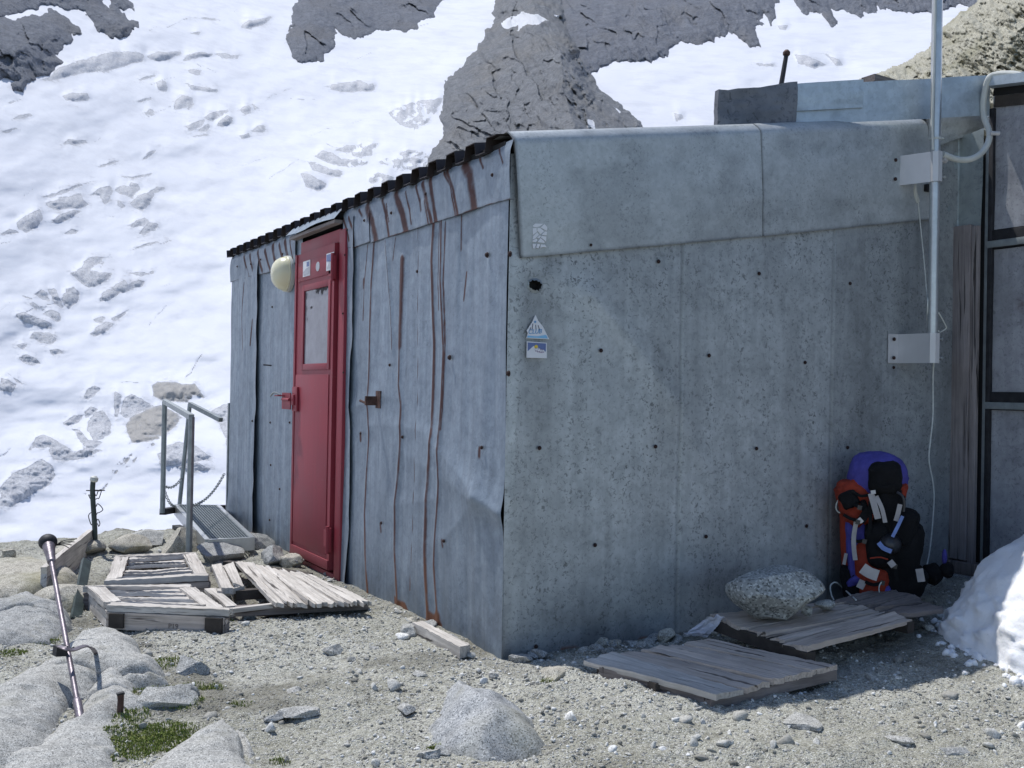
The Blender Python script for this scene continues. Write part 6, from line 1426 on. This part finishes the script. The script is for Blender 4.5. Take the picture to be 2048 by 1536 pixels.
# ---------------------------------------------------------------- grass tufts
def grass():
    V, F, Gv = [], [], []; r = np.random.default_rng(12); n = 0
    for px, py, rad, cnt, z in ((285,1490,.13,1500,0),(330,1475,.10,700,0),(265,1520,.10,800,-.02),(335,1345,.09,380,0),(365,1425,.07,300,0),(80,1275,.07,520,.03),(92,1235,.07,350,.02),(25,1305,.05,200,.03),(868,1490,.02,160,0),(310,1400,.10,300,0),(420,1385,.05,120,0),(258,1455,.06,300,0),(480,1415,.04,60,0),(1095,1372,.03,70,0),(560,1505,.03,60,0),(395,1385,.08,160,0),(345,1250,.05,60,0),(395,1255,.05,70,0),(455,1248,.03,40,0)):
        q = onz(px, py, z)
        for k in range(int(cnt*1.7)):
            a = r.uniform(0, 6.283); d = rad*math.sqrt(r.random())*(1.4 if k % 9 == 0 else 1); x, y = q[0]+d*math.cos(a)*1.15, q[1]+d*math.sin(a); zz = float(0)
            h = r.uniform(.005, .014)*(1.2-d/rad*.6)*(.6+.8*r.random()); la = r.uniform(0, 6.283); le = r.uniform(.2, .9)*h; wd = r.uniform(.0012, .0024); sx, sy = -math.sin(la)*wd, math.cos(la)*wd
            V += [(x-sx, y-sy, -.004), (x+sx, y+sy, -.004), (x+math.cos(la)*le*.4+sx*.7, y+math.sin(la)*le*.4+sy*.7, h*.7), (x+math.cos(la)*le*.4-sx*.7, y+math.sin(la)*le*.4-sy*.7, h*.7), (x+math.cos(la)*le, y+math.sin(la)*le, h)]
            F += [[n, n+1, n+2, n+3], [n+3, n+2, n+4]]; Gv += [r.random()**2*.9]*5; n += 5
    V = np.array(V); V[:, 2] += ground_full(V[:, 0], V[:, 1])
    o = obj("grass", V, F, M['grass'], None, False, {"gv": np.array(Gv)}, origin=(0, 0, 0)); setp(o, "short green and yellow grass tufts in the cracks between slabs and gravel", None, None, "stuff")
grass()

# ---------------------------------------------------------------- backpack
bq = ony(1757,1203,-.20); S = np.linalg.norm(bq-CAM)/FPX      # metres per photo pixel there
back = thing("backpack", "tall red, violet and black mountaineering backpack leaning on the wall", "backpack", bq)
fw = CAM-bq; fw[2] = 0; fw /= np.linalg.norm(fw); rt = np.cross(fw, (0, 0, 1.))*-1.0
rt = np.cross((0, 0, 1.), fw); up = np.array([0, 0, 1.])
def bp(px, py, d=0.0):       # photo pixel in the plane of the pack -> point, d metres towards the viewer
    k = _plane(1750+(px-1750)*.92, py); return k+fw*d
def _plane(px, py): r = ray(px, py); return CAM+r*(np.dot(bq-CAM, fw)/np.dot(r, fw))
def blob(name, cx, cy, w, h, dep, d, mat, seed=0, e=.75, rot=0, wr=.05, cuts=None):
    V, F = ico(5); V = np.sign(V)*np.abs(V)**e; V *= 1+(fbm(V[:, 0]*2.3+seed, V[:, 1]*2.3, V[:, 2]*2.3, o=3, s=seed)*2+1.3*ridged(V[:, 0]*1.6+V[:, 2]*1.2+seed, V[:, 1]*1.5, V[:, 2]*3.4, o=4, s=seed+5))[:, None]*wr
    x, y, z = V[:, 0]*w*.92*S/2, V[:, 1]*dep/2, V[:, 2]*h*S/2; c, s_ = math.cos(rot), math.sin(rot); x, z = x*c-z*s_, x*s_+z*c
    W = bp(cx, cy, d)+np.outer(x, rt)+np.outer(y, fw)+np.outer(z, up)
    return obj(name, W, F, mat, back, True)
blob("pack_body", 1742,1085,116,224,.22,.0, M['fab_red'], 1, .48, .05, .03)
blob("side_panel", 1714,1096,44,150,.20,.035, M['fab_purple'], 2, .55, .08, .04)
blob("lower_pocket", 1729,1118,42,90,.19,.06, M['fab_red'], 3, .55, .08, .05)
blob("shoulder_flap", 1712,1004,70,92,.21,.05, M['fab_red'], 4, .6, .38, .05)
blob("shoulder_flap", 1798,978,36,34,.18,.06, M['fab_red'], 14, .6, -.2)
blob("lid", 1756,950,112,86,.27,.03, M['fab_purple'], 5, .82, -.16, .03)
blob("lid_panel", 1771,952,64,60,.20,.10, M['fab_black'], 6, .55, .06, .03)
blob("front_pocket", 1779,1018,56,104,.20,.075, M['fab_black'], 7, .5, -.06, .04)
blob("camera_pouch", 1814,1050,44,66,.18,.085, M['fab_black'], 8, .5, -.25, .04)
blob("hip_belt", 1800,1120,78,150,.22,.05, M['fab_black'], 9, .5, -.16, .04)
blob("hip_fin", 1828,1165,48,70,.20,.055, M['fab_black'], 19, .55, -.4, .04)
blob("black_pocket", 1757,1082,46,82,.19,.105, M['fab_black'], 10, .5, .1, .04)
blob("bottom_pocket", 1751,1160,58,66,.19,.085, M['fab_red'], 11, .55, -.1, .05)
blob("base_panel", 1700,1168,38,80,.2,.03, M['fab_black'], 12, .55, .2)
blob("side_mesh", 1696,993,34,30,.1,.135, M['fab_black'], 13, .4, .5)
blob("shoulder_patch", 1729,1010,13,30,.1,.14, M['fab_black'], 20, .5, .3)
blob("bottom_flap", 1777,1180,15,36,.08,.14, M['fab_purple'], 15, .6, .1)
blob("strap_pad", 1710,1151,40,16,.08,.11, M['fab_purple'], 16, .6, .6)
blob("base_pad", 1768,1195,110,18,.20,.04, M['fab_black'], 18, .5)
def band(name, pts, w, mat, d, up_=None):
    P = smooth_path([bp(x, y, d if np.isscalar(d) else d[i]) for i, (x, y) in enumerate(pts)], 6); m = MB(); m.add(*ribbon(P, w, .004, fw)); return m.build(name, mat, back, auto=40)
band("strap", [(1742,980),(1750,1005),(1757,1028)], .030, M['fab_white'], (.20,.215,.22)); band("strap", [(1753,985),(1765,1008),(1772,1035)], .020, M['fab_white'], (.205,.22,.225)); band("strap", [(1803,1000),(1798,1020),(1794,1032)], .022, M['fab_white'], .22)
band("strap", [(1712,1030),(1706,1062),(1706,1085),(1709,1110)], .022, M['fab_white'], (.17,.17,.175,.175)); band("strap", [(1726,1148),(1718,1163)], .035, M['fab_white'], .20); band("strap", [(1689,1100),(1684,1122)], .016, M['fab_white'], .12)
band("strap", [(1781,1108),(1790,1118)], .03, M['fab_white'], .24); band("strap", [(1720,1035),(1735,1015),(1748,1012)], .04, M['fab_black'], .19); band("strap", [(1843,1125),(1848,1150)], .035, M['fab_white'], .2)
band("helmet_strap", [(1808,1022),(1798,1042),(1787,1062)], .016, M['fab_blue'], .235); band("helmet_rim", [(1758,1072),(1768,1082),(1785,1089)], .022, M['fab_blue'], (.25,.255,.255))
band("metal_band", [(1724,1122),(1739,1131),(1757,1137)], .055, M['fab_grey'], .225); band("buckle", [(1742,977),(1752,976)], .018, M['fab_grey'], .225); band("buckle", [(1716,1028),(1724,1036)], .02, M['fab_grey'], .2); band("piping", [(1740,1103),(1760,1101),(1778,1105)], .006, M['fab_red'], .235)
for k, (pts, w_, d_) in enumerate([([(1690,985),(1705,1000),(1722,1008)], .018, .185), ([(1684,1022),(1700,1030),(1716,1034)], .016, .175), ([(1700,1068),(1714,1074),(1728,1072)], .016, .17), ([(1740,995),(1741,1030),(1738,1062)], .018, .20), ([(1702,975),(1720,985),(1738,983)], .014, .19), ([(1730,1150),(1748,1156),(1768,1150)], .016, .205), ([(1782,1095),(1792,1120),(1797,1150)], .02, .20), ([(1745,960),(1770,968),(1795,962)], .010, .215)]):
    band("compression_strap", pts, w_, M['fab_black'], d_)
for px_, py_ in ((1718,1007),(1714,1035),(1728,1072),(1766,1152),(1792,1120)):
    band("buckle", [(px_-4, py_-1), (px_+5, py_+1)], .022, M['fab_shell'], .21)
band("lid_seam", [(1706,962),(1730,940),(1757,932),(1790,940),(1806,960)], .006, M['fab_black'], (.12,.15,.17,.15,.12))
blob("helmet", 1782,1078,42,36,.16,.17, M['fab_shell'], 17, .95, -.4, .01)
m = MB(); m.add(*tube(smooth_path([bp(1797,978,.19), bp(1808,985,.20), bp(1812,1000,.2), bp(1810,1015,.2)], 5), .007, 7)); m.build("tube_loop", M['fab_shell'], back)
m = MB(); m.add(*tube(smooth_path([bp(1703,952,.06), bp(1690,972,.08), bp(1682,990,.09), bp(1685,1008,.09), bp(1681,1020,.09), bp(1673,1021,.09), bp(1667,1013,.09), bp(1669,1002,.09), bp(1676,990,.09)], 5), .0038, 6)); m.build("draw_cord", M['cord'], back)
m = MB(); m.add(*tube(smooth_path([bp(1764,1150,.21), bp(1759,1160,.215), bp(1761,1175,.21), bp(1769,1185,.2)], 5), .003, 6)); m.build("draw_cord", M['cord'], back)
q = _plane(1870,1145); m = MB(); V, F = ico(3); fg = thing("gear_pouch", "small black gear pouch lying on the boards beside the backpack", "pouch", _plane(1868,1165)-np.array([0,0,0]))
W = _plane(1864,1148)+np.outer(V[:, 0]*.055, rt)+np.outer(V[:, 1]*.06, fw)+np.outer(V[:, 2]*.055*(1+.1*np.sin(V[:, 0]*6)), up); obj("pouch_body", W, F, M['fab_black'], fg)
W = _plane(1893,1140)+np.outer(V[:, 0]*.036, rt)+np.outer(V[:, 1]*.04, fw)+np.outer(V[:, 2]*.040*(1+.25*V[:, 0]), up); obj("pouch_end", W, F, M['fab_black'], fg)
W = _plane(1889,1114)+np.outer(V[:, 0]*.013, rt)+np.outer(V[:, 1]*.02, fw)+np.outer(V[:, 2]*.040, up); obj("pouch_tab", W, F, M['fab_purple'], fg)
P = [onz(1712,1200,.19), ony(1690,1180,-.14), ony(1672,1165,-.12), ony(1661,1172,-.12), ony(1663,1190,-.13), ony(1668,1200,-.14)]
m = MB(); m.add(*tube(smooth_path(P, 6), .0038, 6)); o = m.build("cord", M['cord']); setp(o, "thin pale cord looped on the boards left of the backpack's foot", "cord")
